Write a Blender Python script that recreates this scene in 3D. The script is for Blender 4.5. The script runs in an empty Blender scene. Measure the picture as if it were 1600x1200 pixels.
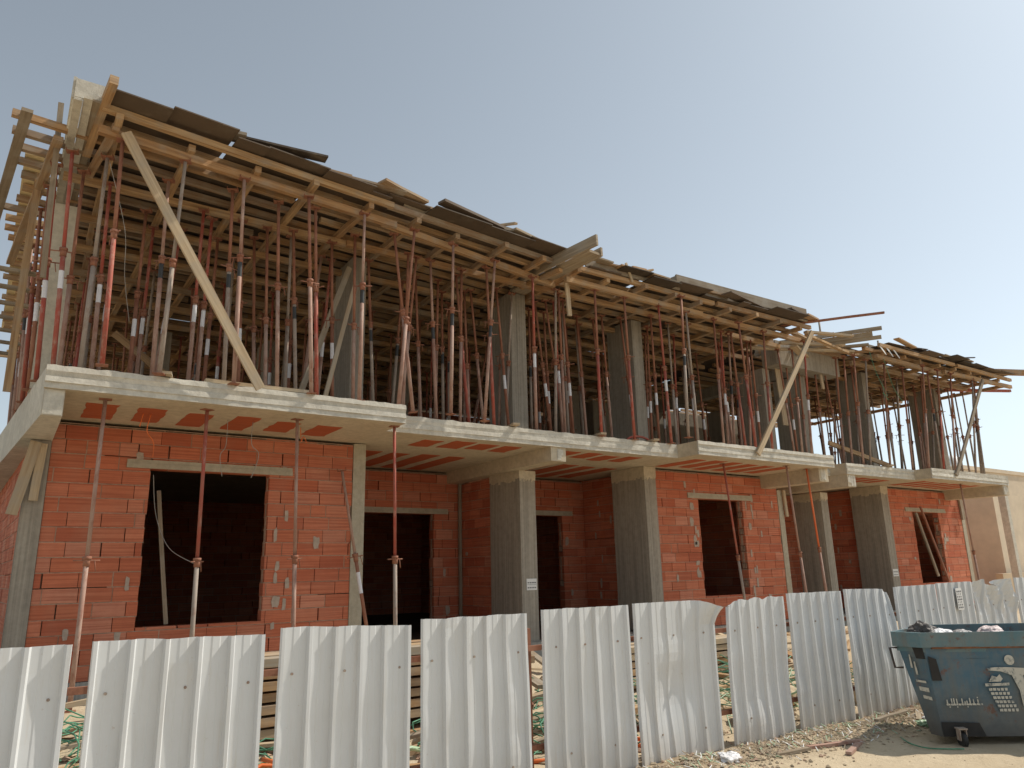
import bpy, math, random
from mathutils import Vector, Matrix, noise
R = random.Random(7)
rad = math.radians
SC = bpy.context.scene
COL = SC.collection

# ------------------------------------------------------------------ camera
cam_d = bpy.data.cameras.new("camera")
cam = bpy.data.objects.new("camera", cam_d)
COL.objects.link(cam)
cam_d.sensor_width = 36.0
cam_d.lens = 25.875
cam_d.clip_start = 0.05
cam_d.clip_end = 3000
cxv = Vector((0.8277, -0.5607, -0.0221))      # image right
cyv = Vector((-0.1206, -0.2160, 0.9689))      # image up
czv = cxv.cross(cyv).normalized()             # back
cyv = czv.cross(cxv).normalized()
cxv = cxv.normalized()
cam.matrix_world = Matrix(((cxv.x, cyv.x, czv.x, 0), (cxv.y, cyv.y, czv.y, 0), (cxv.z, cyv.z, czv.z, 1.65), (0, 0, 0, 1)))
SC.camera = cam

# ------------------------------------------------------------------ light
SUN = Vector((0.635, -0.145, 0.758)).normalized()   # towards the sun
w = bpy.data.worlds.new("World")
SC.world = w
w.use_nodes = True
nt = w.node_tree
bg = nt.nodes["Background"]
sky = nt.nodes.new("ShaderNodeTexSky")
sky.sky_type = 'NISHITA'
sky.sun_disc = False
sky.sun_elevation = math.asin(SUN.z)
sky.sun_rotation = math.atan2(SUN.x, SUN.y)
sky.altitude = 300
sky.air_density = 1.0
sky.dust_density = 1.3
sky.ozone_density = 1.0
hs = nt.nodes.new("ShaderNodeHueSaturation")
hs.inputs["Saturation"].default_value = 0.33
nt.links.new(sky.outputs[0], hs.inputs["Color"])
tint = nt.nodes.new("ShaderNodeMix"); tint.data_type = 'RGBA'; tint.blend_type = 'MULTIPLY'
tint.inputs[0].default_value = 1.0
tint.inputs[7].default_value = (0.91, 0.99, 1.015, 1)
nt.links.new(hs.outputs[0], tint.inputs[6])
nt.links.new(tint.outputs[2], bg.inputs[0])
bg.inputs[1].default_value = 0.12
sun_d = bpy.data.lights.new("sun", 'SUN')
sun_d.energy = 3.6
sun_d.angle = rad(0.6)
sun_d.color = (1.0, 0.93, 0.82)
sun = bpy.data.objects.new("sun", sun_d)
COL.objects.link(sun)
sun.location = (30, -10, 40)
sun.rotation_euler = SUN.to_track_quat('Z', 'Y').to_euler()
SC.view_settings.view_transform = 'Standard'
SC.view_settings.look = 'None'
SC.view_settings.gamma = 1
SC.view_settings.exposure = 0.2

# ------------------------------------------------------------------ materials
def lerp(a, b, t):
    return a + (b - a) * t

class NT:
    def __init__(s, name):
        s.m = bpy.data.materials.new(name)
        s.m.use_nodes = True
        s.t = s.m.node_tree
        s.b = s.t.nodes["Principled BSDF"]
    def n(s, typ, **kw):
        o = s.t.nodes.new(typ)
        for k, v in kw.items():
            setattr(o, k, v)
        return o
    def l(s, a, b):
        s.t.links.new(a, b)
    def coords(s, which="Object", scale=(1, 1, 1)):
        tc = s.n("ShaderNodeTexCoord")
        mp = s.n("ShaderNodeMapping")
        mp.inputs["Scale"].default_value = scale
        s.l(tc.outputs[which], mp.inputs["Vector"])
        return mp.outputs[0]
    def noise(s, vec, scale, detail=4, rough=0.6):
        nz = s.n("ShaderNodeTexNoise")
        nz.inputs["Scale"].default_value = scale
        nz.inputs["Detail"].default_value = detail
        nz.inputs["Roughness"].default_value = rough
        if vec is not None:
            s.l(vec, nz.inputs["Vector"])
        return nz.outputs["Fac"]
    def ramp(s, fac, stops):
        r = s.n("ShaderNodeValToRGB")
        e = r.color_ramp.elements
        while len(e) < len(stops):
            e.new(0.5)
        for i, (p, c) in enumerate(stops):
            e[i].position = p
            e[i].color = (c, c, c, 1) if not hasattr(c, "__len__") else (c[0], c[1], c[2], 1)
        s.l(fac, r.inputs[0])
        return r.outputs[0]
    def mix(s, fac, a, b, mode='MIX'):
        mx = s.n("ShaderNodeMix", data_type='RGBA', blend_type=mode)
        for sock, v in ((mx.inputs[0], fac), (mx.inputs[6], a), (mx.inputs[7], b)):
            if hasattr(v, "is_linked"):
                s.l(v, sock)
            elif hasattr(v, "__len__"):
                sock.default_value = (v[0], v[1], v[2], 1)
            else:
                sock.default_value = v
        return mx.outputs[2]
    def bump(s, h, strength=0.4, dist=0.01):
        bp = s.n("ShaderNodeBump")
        bp.inputs["Strength"].default_value = strength
        bp.inputs["Distance"].default_value = dist
        s.l(h, bp.inputs["Height"])
        s.l(bp.outputs[0], s.b.inputs["Normal"])
    def color(s, c):
        if hasattr(c, "is_linked"):
            s.l(c, s.b.inputs["Base Color"])
        else:
            s.b.inputs["Base Color"].default_value = (c[0], c[1], c[2], 1)
    def rough(s, r, metal=0.0, spec=0.5):
        if hasattr(r, "is_linked"):
            s.l(r, s.b.inputs["Roughness"])
        else:
            s.b.inputs["Roughness"].default_value = r
        s.b.inputs["Metallic"].default_value = metal
        s.b.inputs["Specular IOR Level"].default_value = spec

def mat_plain(name, c, rough=0.7, var=0.25, scale=6.0, bumpd=0.0, metal=0.0, spec=0.4):
    k = NT(name)
    v = k.coords("Object")
    f = k.noise(v, scale, 5)
    k.color(k.mix(k.ramp(f, [(0.3, 0.0), (0.7, 1.0)]), tuple(x * (1 - var) for x in c), tuple(min(1, x * (1 + var)) for x in c)))
    k.rough(rough, metal, spec)
    if bumpd:
        k.bump(k.noise(v, scale * 3, 6), 0.6, bumpd)
    return k.m

def mat_concrete(name, c1, c2, streak=0.0, bd=0.006):
    k = NT(name)
    v = k.coords("Object")
    f1 = k.noise(v, 1.3, 6, 0.65)
    f2 = k.noise(v, 9.0, 6, 0.7)
    base = k.mix(k.ramp(f1, [(0.35, 0.0), (0.65, 1.0)]), c1, c2)
    base = k.mix(k.ramp(f2, [(0.38, 0.35), (0.6, 0.0)]), base, tuple(x * 0.55 for x in c1))
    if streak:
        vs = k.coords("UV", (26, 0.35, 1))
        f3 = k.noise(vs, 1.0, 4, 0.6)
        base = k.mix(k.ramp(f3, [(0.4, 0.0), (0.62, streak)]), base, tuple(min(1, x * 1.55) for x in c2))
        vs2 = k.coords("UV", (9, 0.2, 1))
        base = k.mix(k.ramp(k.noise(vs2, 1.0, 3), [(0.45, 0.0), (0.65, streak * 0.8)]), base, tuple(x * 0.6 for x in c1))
    k.color(base)
    k.rough(0.9, 0, 0.2)
    k.bump(k.noise(v, 24, 8, 0.7), 0.7, bd)
    return k.m

def mat_timber(name, c1, c2, c3):
    k = NT(name)
    oi = k.n("ShaderNodeObjectInfo")
    v = k.coords("UV", (0.9, 22, 1))
    add = k.n("ShaderNodeVectorMath", operation='ADD')
    mul = k.n("ShaderNodeVectorMath", operation='SCALE')
    cmb = k.n("ShaderNodeCombineXYZ")
    k.l(oi.outputs["Random"], cmb.inputs[0])
    k.l(oi.outputs["Random"], cmb.inputs[1])
    k.l(cmb.outputs[0], mul.inputs[0])
    mul.inputs["Scale"].default_value = 37.0
    k.l(v, add.inputs[0])
    k.l(mul.outputs[0], add.inputs[1])
    g = k.noise(add.outputs[0], 1.0, 6, 0.65)
    sep = k.n("ShaderNodeMath", operation='FRACT'); m7 = k.n("ShaderNodeMath", operation='MULTIPLY'); m7.inputs[1].default_value = 7.31
    k.l(oi.outputs["Random"], m7.inputs[0]); k.l(m7.outputs[0], sep.inputs[0])
    tone = k.mix(oi.outputs["Random"], c1, c2)
    tone = k.mix(k.ramp(sep.outputs[0], [(0.62, 0.0), (1.0, 0.8)]), tone, (0.29, 0.25, 0.20))     # some boards gone grey
    col = k.mix(k.ramp(g, [(0.38, 0.75), (0.62, 0.0)]), tone, c3)
    st = k.noise(k.coords("Object"), 2.3, 4)
    col = k.mix(k.ramp(st, [(0.47, 0.0), (0.72, 0.7)]), col, (0.36, 0.325, 0.27))   # cement dust
    k.color(col)
    k.rough(0.85, 0, 0.25)
    k.bump(g, 0.4, 0.004)
    return k.m

M = {}
def mk():
    # bricks: per-face tint attribute
    k = NT("terracotta_block")
    at = k.n("ShaderNodeAttribute", attribute_name="tint")
    v = k.coords("Object")
    f = k.noise(v, 7.0, 6, 0.7)
    f2 = k.noise(v, 1.1, 4)
    c = k.mix(k.ramp(f, [(0.35, 0.0), (0.7, 0.35)]), at.outputs["Color"], (0.40, 0.105, 0.055))
    c = k.mix(k.ramp(f2, [(0.48, 0.0), (0.75, 0.38)]), c, (0.47, 0.27, 0.18))     # dust bloom
    vs = k.coords("UV", (0.6, 36, 1))
    f3 = k.noise(vs, 1.0, 2)
    c = k.mix(k.ramp(f3, [(0.38, 0.5), (0.56, 0.0)]), c, (0.31, 0.078, 0.042))   # extrusion grooves
    k.color(c)
    k.rough(0.88, 0, 0.2)
    k.bump(f3, 0.6, 0.006)
    M["brick"] = k.m
    M["mortar"] = mat_plain("cement_mortar", (0.44, 0.30, 0.215), 0.95, 0.3, 14, 0.006)
    M["smear"] = mat_plain("grey_mortar_smear", (0.43, 0.345, 0.275), 0.95, 0.2, 10, 0.005)
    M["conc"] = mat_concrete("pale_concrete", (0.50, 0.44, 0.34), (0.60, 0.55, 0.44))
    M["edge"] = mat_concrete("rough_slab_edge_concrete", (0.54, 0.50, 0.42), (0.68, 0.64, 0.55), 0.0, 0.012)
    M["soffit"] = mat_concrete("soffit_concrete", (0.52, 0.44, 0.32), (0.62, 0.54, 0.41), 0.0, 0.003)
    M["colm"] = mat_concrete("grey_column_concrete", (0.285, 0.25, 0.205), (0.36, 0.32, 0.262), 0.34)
    M["lint"] = mat_concrete("lintel_concrete", (0.44, 0.38, 0.28), (0.50, 0.45, 0.35))
    M["plinth"] = mat_concrete("plinth_concrete", (0.30, 0.28, 0.24), (0.4, 0.38, 0.33), 0.4)
    M["timber"] = mat_timber("formwork_timber", (0.44, 0.255, 0.122), (0.57, 0.39, 0.215), (0.24, 0.13, 0.062))
    M["timber_old"] = mat_timber("weathered_timber", (0.42, 0.34, 0.24), (0.30, 0.235, 0.165), (0.20, 0.15, 0.10))
    M["timber_new"] = mat_timber("pale_plank", (0.60, 0.48, 0.32), (0.50, 0.385, 0.25), (0.36, 0.25, 0.15))
    k = NT("film_plywood")
    v = k.coords("Object")
    oi = k.n("ShaderNodeObjectInfo")
    base = k.mix(oi.outputs["Random"], (0.052, 0.039, 0.028), (0.14, 0.10, 0.07))
    base = k.mix(k.ramp(k.noise(v, 2.2, 6, 0.7), [(0.50, 0.0), (0.74, 0.6)]), base, (0.20, 0.165, 0.125))
    k.color(base)
    k.rough(0.7, 0, 0.3)
    M["ply"] = k.m
    M["yply"] = mat_plain("yellow_shutter_board", (0.84, 0.69, 0.40), 0.7, 0.15, 3)
    def rust(name, c1, c2, c3):
        k = NT(name)
        v = k.coords("Object", (1, 1, 0.5))
        oi = k.n("ShaderNodeObjectInfo")
        add = k.n("ShaderNodeVectorMath", operation='ADD')
        k.l(v, add.inputs[0]); k.l(oi.outputs["Location"], add.inputs[1])
        f = k.noise(add.outputs[0], 4.5, 6, 0.7)
        f2 = k.noise(add.outputs[0], 14, 4, 0.7)
        c = k.mix(k.ramp(f, [(0.35, 0.0), (0.62, 1.0)]), c1, c2)
        c = k.mix(k.ramp(f2, [(0.5, 0.0), (0.7, 0.8)]), c, c3)
        k.color(c); k.rough(0.75, 0.0, 0.35)
        return k.m
    M["p_dusty"] = rust("dusty_pink_steel", (0.34, 0.19, 0.14), (0.43, 0.30, 0.24), (0.27, 0.11, 0.07))
    M["p_red"] = rust("red_oxide_steel", (0.40, 0.075, 0.05), (0.34, 0.11, 0.075), (0.42, 0.26, 0.2))
    M["p_rust"] = rust("rusty_steel", (0.27, 0.105, 0.06), (0.34, 0.16, 0.10), (0.17, 0.07, 0.045))
    M["p_grey"] = rust("grey_brown_steel", (0.30, 0.25, 0.21), (0.38, 0.31, 0.25), (0.24, 0.13, 0.09))
    M["p_orange"] = rust("orange_plastic_pipe", (0.75, 0.18, 0.06), (0.68, 0.16, 0.06), (0.6, 0.2, 0.1))
    M["p_dark"] = rust("dark_steel", (0.055, 0.045, 0.042), (0.09, 0.07, 0.06), (0.12, 0.08, 0.06))
    M["b_white"] = mat_plain("white_band_paint", (0.72, 0.71, 0.73), 0.5, 0.12, 8)
    M["b_black"] = mat_plain("black_band_paint", (0.045, 0.045, 0.045), 0.5, 0.2, 8)
    # fence
    k = NT("white_sheet_metal")
    v = k.coords("Object")
    f = k.noise(v, 1.7, 6, 0.65)
    c = k.mix(k.ramp(f, [(0.42, 0.0), (0.75, 0.5)]), (0.635, 0.65, 0.655), (0.56, 0.555, 0.53))
    vs = k.coords("Object", (16, 16, 1.2))
    c = k.mix(k.ramp(k.noise(vs, 1.0, 5, 0.7), [(0.54, 0.0), (0.72, 0.38)]), c, (0.52, 0.47, 0.39))
    c = k.mix(k.ramp(k.noise(v, 30, 3, 0.7), [(0.66, 0.0), (0.78, 0.5)]), c, (0.40, 0.30, 0.22))
    sep = k.n("ShaderNodeSeparateXYZ")
    k.l(v, sep.inputs[0])
    dz = k.n("ShaderNodeMath", operation='ADD')
    k.l(sep.outputs[2], dz.inputs[0]); k.l(f, dz.inputs[1])
    c = k.mix(k.ramp(dz.outputs[0], [(0.35, 0.55), (0.85, 0.0)]), c, (0.55, 0.46, 0.34))   # mud splash
    k.color(c)
    k.rough(0.42, 0.0, 0.5)
    M["sheet"] = k.m
    # bin
    def binmat(name, blue, grime):
        k = NT(name)
        v = k.coords("Object")
        f = k.noise(v, 2.4, 7, 0.7)
        f2 = k.noise(v, 9, 6, 0.75)
        f3 = k.noise(k.coords("Object", (9, 9, 1.0)), 1.0, 5, 0.65)
        c = k.mix(k.ramp(f, [(0.41, 0.0), (0.68, 0.95)]), blue, grime)
        c = k.mix(k.ramp(f3, [(0.5, 0.0), (0.72, 0.6)]), c, (0.17, 0.155, 0.125))
        c = k.mix(k.ramp(f2, [(0.58, 0.0), (0.68, 0.9)]), c, (0.17, 0.075, 0.045))
        sep = k.n("ShaderNodeSeparateXYZ")
        k.l(v, sep.inputs[0])
        a2 = k.n("ShaderNodeMath", operation='MULTIPLY_ADD')
        k.l(f, a2.inputs[0]); a2.inputs[1].default_value = 0.9
        k.l(sep.outputs[2], a2.inputs[2])
        c = k.mix(k.ramp(a2.outputs[0], [(0.50, 0.85), (0.95, 0.0)]), c, (0.10, 0.085, 0.07))
        k.color(c)
        k.rough(0.62, 0, 0.35)
        k.bump(k.noise(v, 5, 5), 0.35, 0.02)
        return k.m
    M["bin"] = binmat("blue_bin_paint", (0.07, 0.14, 0.19), (0.165, 0.175, 0.165))
    M["rim"] = binmat("faded_rim_paint", (0.10, 0.19, 0.22), (0.21, 0.22, 0.20))
    M["binrust"] = mat_plain("rust_seam", (0.20, 0.085, 0.04), 0.9, 0.5, 9)
    k = NT("worn_white_decal")
    v = k.coords("Object")
    k.color(k.mix(k.ramp(k.noise(v, 17, 6, 0.75), [(0.52, 0.0), (0.66, 1.0)]), (0.54, 0.52, 0.45), (0.13, 0.155, 0.165)))
    k.rough(0.75, 0, 0.2)
    M["decal"] = k.m
    M["black"] = mat_plain("black_rubber", (0.02, 0.02, 0.02), 0.6, 0.2)
    M["hole"] = mat_plain("opening_shade", (0.03, 0.028, 0.026), 0.8, 0.3)  # near-black that stands for shade inside slots, pockets and hollow cells
    M["bag"] = mat_plain("grey_plastic_bag", (0.26, 0.24, 0.23), 0.35, 0.55, 12, 0.02)
    M["bag_w"] = mat_plain("white_plastic_bag", (0.74, 0.72, 0.72), 0.35, 0.15, 12, 0.02)
    M["bag_p"] = mat_plain("pale_pink_bag", (0.62, 0.50, 0.48), 0.4, 0.3, 9, 0.02)
    M["bag_d"] = mat_plain("dark_rubbish", (0.10, 0.085, 0.075), 0.5, 0.5, 14, 0.02)
    M["paper"] = mat_plain("white_paper", (0.74, 0.73, 0.70), 0.8, 0.06, 5)
    M["ink"] = mat_plain("grey_ink", (0.16, 0.16, 0.17), 0.8, 0.1)
    M["green"] = mat_plain("green_strapping", (0.085, 0.25, 0.15), 0.55, 0.45, 8)
    M["pgreen"] = mat_plain("pale_green_film", (0.36, 0.50, 0.33), 0.4, 0.25, 8)
    M["wire"] = mat_plain("grey_wire", (0.34, 0.32, 0.29), 0.6, 0.2)
    M["orange"] = mat_plain("orange_conduit", (0.72, 0.17, 0.045), 0.45, 0.2)
    M["stone"] = mat_plain("rubble_stone", (0.50, 0.40, 0.275), 0.95, 0.4, 3, 0.01)
    M["floor_shade"] = mat_plain("inner_floor_shade", (0.09, 0.07, 0.05), 0.95, 0.3, 4)  # dark tone painted on the inner floor to deepen the rooms' shade
    M["beige"] = mat_plain("beige_render", (0.56, 0.44, 0.30), 0.9, 0.10, 1.2)
    M["cream"] = mat_plain("cream_render", (0.66, 0.55, 0.41), 0.9, 0.12, 1.2)
    M["glass"] = mat_plain("dark_window_glass", (0.06, 0.07, 0.08), 0.15, 0.1)
    M["white"] = mat_plain("white_metal_panel", (0.72, 0.72, 0.70), 0.5, 0.1)
    k = NT("sandy_ground")
    v = k.coords("Object")
    f = k.noise(v, 0.5, 7, 0.65)
    f2 = k.noise(v, 11, 6, 0.75)
    f4 = k.noise(v, 55, 4, 0.7)
    c = k.mix(k.ramp(f, [(0.36, 0.0), (0.64, 1.0)]), (0.47, 0.37, 0.245), (0.58, 0.48, 0.34))
    c = k.mix(k.ramp(f2, [(0.55, 0.0), (0.74, 0.6)]), c, (0.31, 0.235, 0.155))
    c = k.mix(k.ramp(f4, [(0.60, 0.0), (0.70, 0.6)]), c, (0.66, 0.58, 0.46))
    geo = k.n("ShaderNodeTexCoord"); sep = k.n("ShaderNodeSeparateXYZ"); k.l(geo.outputs["Object"], sep.inputs[0])
    band = k.n("ShaderNodeMapRange"); band.inputs[1].default_value = 4.25; band.inputs[2].default_value = 4.75; k.l(sep.outputs[1], band.inputs[0])
    band2 = k.n("ShaderNodeMapRange"); band2.inputs[1].default_value = 5.35; band2.inputs[2].default_value = 5.0; k.l(sep.outputs[1], band2.inputs[0])
    mm = k.n("ShaderNodeMath", operation='MULTIPLY'); k.l(band.outputs[0], mm.inputs[0]); k.l(band2.outputs[0], mm.inputs[1])
    mm2 = k.n("ShaderNodeMath", operation='MULTIPLY'); k.l(mm.outputs[0], mm2.inputs[0]); k.l(k.ramp(k.noise(v, 3.5, 6, 0.7), [(0.36, 0.15), (0.6, 0.95)]), mm2.inputs[1])
    c = k.mix(mm2.outputs[0], c, (0.25, 0.185, 0.12))      # darker turned-up soil of the bank
    k.color(c)
    k.rough(0.95, 0, 0.15)
    k.bump(f2, 0.7, 0.03)
    M["sand"] = k.m
mk()

# ------------------------------------------------------------------ mesh builder
class MB:
    def __init__(s):
        s.v = []; s.f = []; s.uv = []; s.mi = []; s.tint = []; s.sm = []
    def face(s, pts, uvs=None, mi=0, tint=None, smooth=False):
        b = len(s.v)
        s.v.extend([tuple(p) for p in pts])
        s.f.append(tuple(range(b, b + len(pts))))
        if uvs is None:
            n = (Vector(pts[1]) - Vector(pts[0])).cross(Vector(pts[2]) - Vector(pts[0]))
            ax, ay, az = abs(n.x), abs(n.y), abs(n.z)
            if az >= ax and az >= ay:
                uvs = [(p[0], p[1]) for p in pts]
            elif ax >= ay:
                uvs = [(p[1], p[2]) for p in pts]
            else:
                uvs = [(p[0], p[2]) for p in pts]
        s.uv.append(uvs); s.mi.append(mi); s.tint.append(tint); s.sm.append(smooth)
    def box(s, lo, hi, mi=0, tint=None, skip=""):
        x0, y0, z0 = lo; x1, y1, z1 = hi
        P = lambda i, j, k: ((x0, x1)[i], (y0, y1)[j], (z0, z1)[k])
        F = {"-y": (P(0,0,0), P(1,0,0), P(1,0,1), P(0,0,1)), "+y": (P(1,1,0), P(0,1,0), P(0,1,1), P(1,1,1)),
             "-x": (P(0,1,0), P(0,0,0), P(0,0,1), P(0,1,1)), "+x": (P(1,0,0), P(1,1,0), P(1,1,1), P(1,0,1)),
             "-z": (P(0,1,0), P(1,1,0), P(1,0,0), P(0,0,0)), "+z": (P(0,0,1), P(1,0,1), P(1,1,1), P(0,1,1))}
        for k, f in F.items():
            if k not in skip.split():
                s.face(f, None, mi, tint)
    def obox(s, o, ex, ey, ez, mi=0, tint=None):
        """oriented box from corner o spanned by three vectors"""
        o, ex, ey, ez = Vector(o), Vector(ex), Vector(ey), Vector(ez)
        P = lambda i, j, k: o + ex * i + ey * j + ez * k
        lx, ly, lz = ex.length, ey.length, ez.length
        for f, (a, b) in (((P(0,0,0), P(1,0,0), P(1,0,1), P(0,0,1)), (lx, lz)), ((P(1,1,0), P(0,1,0), P(0,1,1), P(1,1,1)), (lx, lz)),
                  ((P(0,1,0), P(0,0,0), P(0,0,1), P(0,1,1)), (ly, lz)), ((P(1,0,0), P(1,1,0), P(1,1,1), P(1,0,1)), (ly, lz)),
                  ((P(0,1,0), P(1,1,0), P(1,0,0), P(0,0,0)), (lx, ly)), ((P(0,0,1), P(1,0,1), P(1,1,1), P(0,1,1)), (lx, ly))):
            s.face(f, [(0, 0), (a, 0), (a, b), (0, b)], mi, tint)
    def beam(s, a, b, wd, ht, mi=0, up=(0, 0, 1), warp=0.0, rnd=None, segs=3):
        """timber from a to b (centre line); u runs along the grain"""
        a, b = Vector(a), Vector(b)
        d = b - a; L = d.length; d.normalize()
        u = Vector(up)
        if abs(u.dot(d)) > 0.97:
            u = Vector((0, 1, 0))
        sd = d.cross(u).normalized(); u = sd.cross(d).normalized()
        if warp == 0:
            segs = 1
        rings = []
        for i in range(segs + 1):
            t = i / segs
            off = Vector((0, 0, 0))
            if warp:
                k = math.sin(math.pi * t)
                off = u * (rnd.uniform(-1, 1) * warp * k) + sd * (rnd.uniform(-1, 1) * warp * k)
            c = a + d * (L * t) + off
            rings.append([c + sd * (sx * wd / 2) + u * (sz * ht / 2) for sx, sz in ((-1, -1), (1, -1), (1, 1), (-1, 1))])
        per = [0, wd, wd + ht, 2 * wd + ht, 2 * wd + 2 * ht]
        for i in range(segs):
            for j in range(4):
                q = (rings[i][j], rings[i][(j + 1) % 4], rings[i + 1][(j + 1) % 4], rings[i + 1][j])
                u0, u1 = L * i / segs, L * (i + 1) / segs
                s.face(q, [(u0, per[j]), (u0, per[j + 1]), (u1, per[j + 1]), (u1, per[j])], mi)
        s.face(rings[0][::-1], [(0, 0), (.02, 0), (.02, ht), (0, ht)], mi)
        s.face(rings[-1], [(0, 0), (.02, 0), (.02, ht), (0, ht)], mi)
    def tube(s, pts, r, n=8, mi=0, cap=True):
        pts = [Vector(p) for p in pts]
        rings = []; prev = None; acc = [0]
        for i, p in enumerate(pts):
            d = (pts[min(i + 1, len(pts) - 1)] - pts[max(i - 1, 0)]).normalized()
            if prev is None:
                u = Vector((0, 0, 1)) if abs(d.z) < 0.9 else Vector((1, 0, 0))
                prev = d.cross(u).normalized()
            a = (prev - d * prev.dot(d)).normalized(); prev = a
            b = d.cross(a)
            rr = r[i] if hasattr(r, "__len__") else r
            rings.append([p + a * (math.cos(2 * math.pi * k / n) * rr) + b * (math.sin(2 * math.pi * k / n) * rr) for k in range(n)])
            if i: acc.append(acc[-1] + (p - pts[i - 1]).length)
        for i in range(len(pts) - 1):
            for k in range(n):
                k2 = (k + 1) % n
                s.face((rings[i][k], rings[i][k2], rings[i + 1][k2], rings[i + 1][k]),
                       [(acc[i], k / n), (acc[i], (k + 1) / n), (acc[i + 1], (k + 1) / n), (acc[i + 1], k / n)], mi, None, True)
        if cap:
            s.face(rings[0][::-1], None, mi); s.face(rings[-1], None, mi)
    def slab_poly(s, pts, n, th, mi=0):
        """polygon pts extruded by n*th"""
        pts = [Vector(p) for p in pts]; n = Vector(n)
        top = [p + n * th for p in pts]
        s.face(top, None, mi); s.face(pts[::-1], None, mi)
        for i in range(len(pts)):
            j = (i + 1) % len(pts)
            s.face((pts[i], pts[j], top[j], top[i]), None, mi)
    def build(s, name, mats, parent=None, origin=(0, 0, 0), weld=False):
        me = bpy.data.meshes.new(name)
        o = Vector(origin)
        me.from_pydata([(p[0] - o.x, p[1] - o.y, p[2] - o.z) for p in s.v], [], s.f)
        uvl = me.uv_layers.new(name="UVMap")
        flat = [c for f in s.uv for p in f for c in p]
        uvl.data.foreach_set("uv", flat)
        me.polygons.foreach_set("material_index", s.mi)
        me.polygons.foreach_set("use_smooth", s.sm)
        if any(t is not None for t in s.tint):
            at = me.attributes.new("tint", 'FLOAT_COLOR', 'FACE')
            at.data.foreach_set("color", [c for t in s.tint for c in ((t or (0.4, 0.12, 0.06)) + (1.0,))])
        for m in (mats if isinstance(mats, (list, tuple)) else [mats]):
            me.materials.append(m)
        if any(s.sm) or weld:
            import bmesh
            bm = bmesh.new(); bm.from_mesh(me)
            bmesh.ops.remove_doubles(bm, verts=bm.verts, dist=1e-5)
            bm.to_mesh(me); bm.free()
        me.update()
        ob = bpy.data.objects.new(name, me)
        COL.objects.link(ob)
        if parent is not None:
            ob.parent = parent
            ob.location = o - PLOC.get(parent.name, Vector((0, 0, 0)))
            PLOC[ob.name] = o
        else:
            ob.location = o
        return ob
PLOC = {}

def tag(o, label=None, cat=None, group=None, kind=None):
    if label: o["label"] = label
    if cat: o["category"] = cat
    if group: o["group"] = group
    if kind: o["kind"] = kind
    return o

def empty(name, loc, label, cat, group=None):
    o = bpy.data.objects.new(name, None)
    o.empty_display_size = 0.2
    COL.objects.link(o)
    o.location = loc
    PLOC[o.name] = Vector(loc)
    return tag(o, label, cat, group)

ORD = ["first", "second", "third", "fourth", "fifth", "sixth", "seventh", "eighth", "ninth", "tenth", "eleventh", "twelfth",
       "thirteenth", "fourteenth", "fifteenth", "sixteenth", "seventeenth", "eighteenth", "nineteenth", "twentieth",
       "twenty-first", "twenty-second", "twenty-third", "twenty-fourth", "twenty-fifth", "twenty-sixth", "twenty-seventh", "twenty-eighth"]

# ------------------------------------------------------------------ ground
def gz(x, y):
    b = 0.0
    if y > 5.2:
        b = 0.17 * min(1, (y - 5.2) / 3.5) * (1 if y < 11 else max(0.1, 1 - (y - 11) / 1.1))
    n = noise.noise((x * 0.55, y * 0.55, 3.1)) * 0.05 + noise.noise((x * 2.1, y * 2.1, 9.0)) * 0.02
    k = 1.0 if y > 5.2 else 0.55
    ridge = 0.10 * math.exp(-((y - 4.75 - 0.1 * noise.noise((x * .8, 0, 0))) / 0.38) ** 2) * (0.55 + 0.6 * noise.noise((x * 1.7, 4.0, 0)))
    fine = noise.noise((x * 7, y * 7, 1.0)) * 0.009 * (1.6 if y > 4.3 else 0.6)
    if 2.2 < y < 4.4:
        for yc in (2.75, 3.35, 4.05):
            q = (y - yc - .05 * math.sin(x * .7)) / .10
            fine += -.014 * math.exp(-q * q) * (1 + .5 * math.sin(x * 22 + y * 9)) + .008 * math.exp(-(abs(q) - 1.6) ** 2)
    if abs(x) > 40 or abs(y) > 60:
        return b * 0.5
    return b + n * k + max(-0.02, ridge) * 1.15 + fine

def build_ground():
    xs = [-900, -300, -100, -40, -15, -6]
    x = -2.0
    while x < 15: xs.append(x); x += 0.09
    xs += [16, 18, 21, 26, 34, 50, 100, 300, 900]
    ys = [-900, -200, -40, -10, -2, 0.5]
    y = 2.0
    while y < 12.2: ys.append(y); y += 0.09
    ys += [14, 18, 26, 40, 80, 250, 900]
    nx, ny = len(xs), len(ys)
    vs = [(xx, yy, gz(xx, yy)) for yy in ys for xx in xs]
    fs = [(j * nx + i, j * nx + i + 1, (j + 1) * nx + i + 1, (j + 1) * nx + i) for j in range(ny - 1) for i in range(nx - 1)]
    me = bpy.data.meshes.new("ground")
    me.from_pydata(vs, [], fs)
    me.polygons.foreach_set("use_smooth", [True] * len(fs))
    me.materials.append(M["sand"])
    o = bpy.data.objects.new("ground", me)
    COL.objects.link(o)
    tag(o, kind="structure")
build_ground()

# ------------------------------------------------------------------ the unfinished house
HOUSE = empty("unfinished_house", (0.3, 12.4, 0.0), "unfinished two-storey house of red hollow blocks and grey concrete behind the white fence", "building")
TINTS = [(0.58, 0.188, 0.100), (0.55, 0.172, 0.090), (0.61, 0.22, 0.125), (0.53, 0.160, 0.084), (0.59, 0.202, 0.114), (0.62, 0.26, 0.165), (0.56, 0.180, 0.094), (0.48, 0.138, 0.074)]

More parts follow.
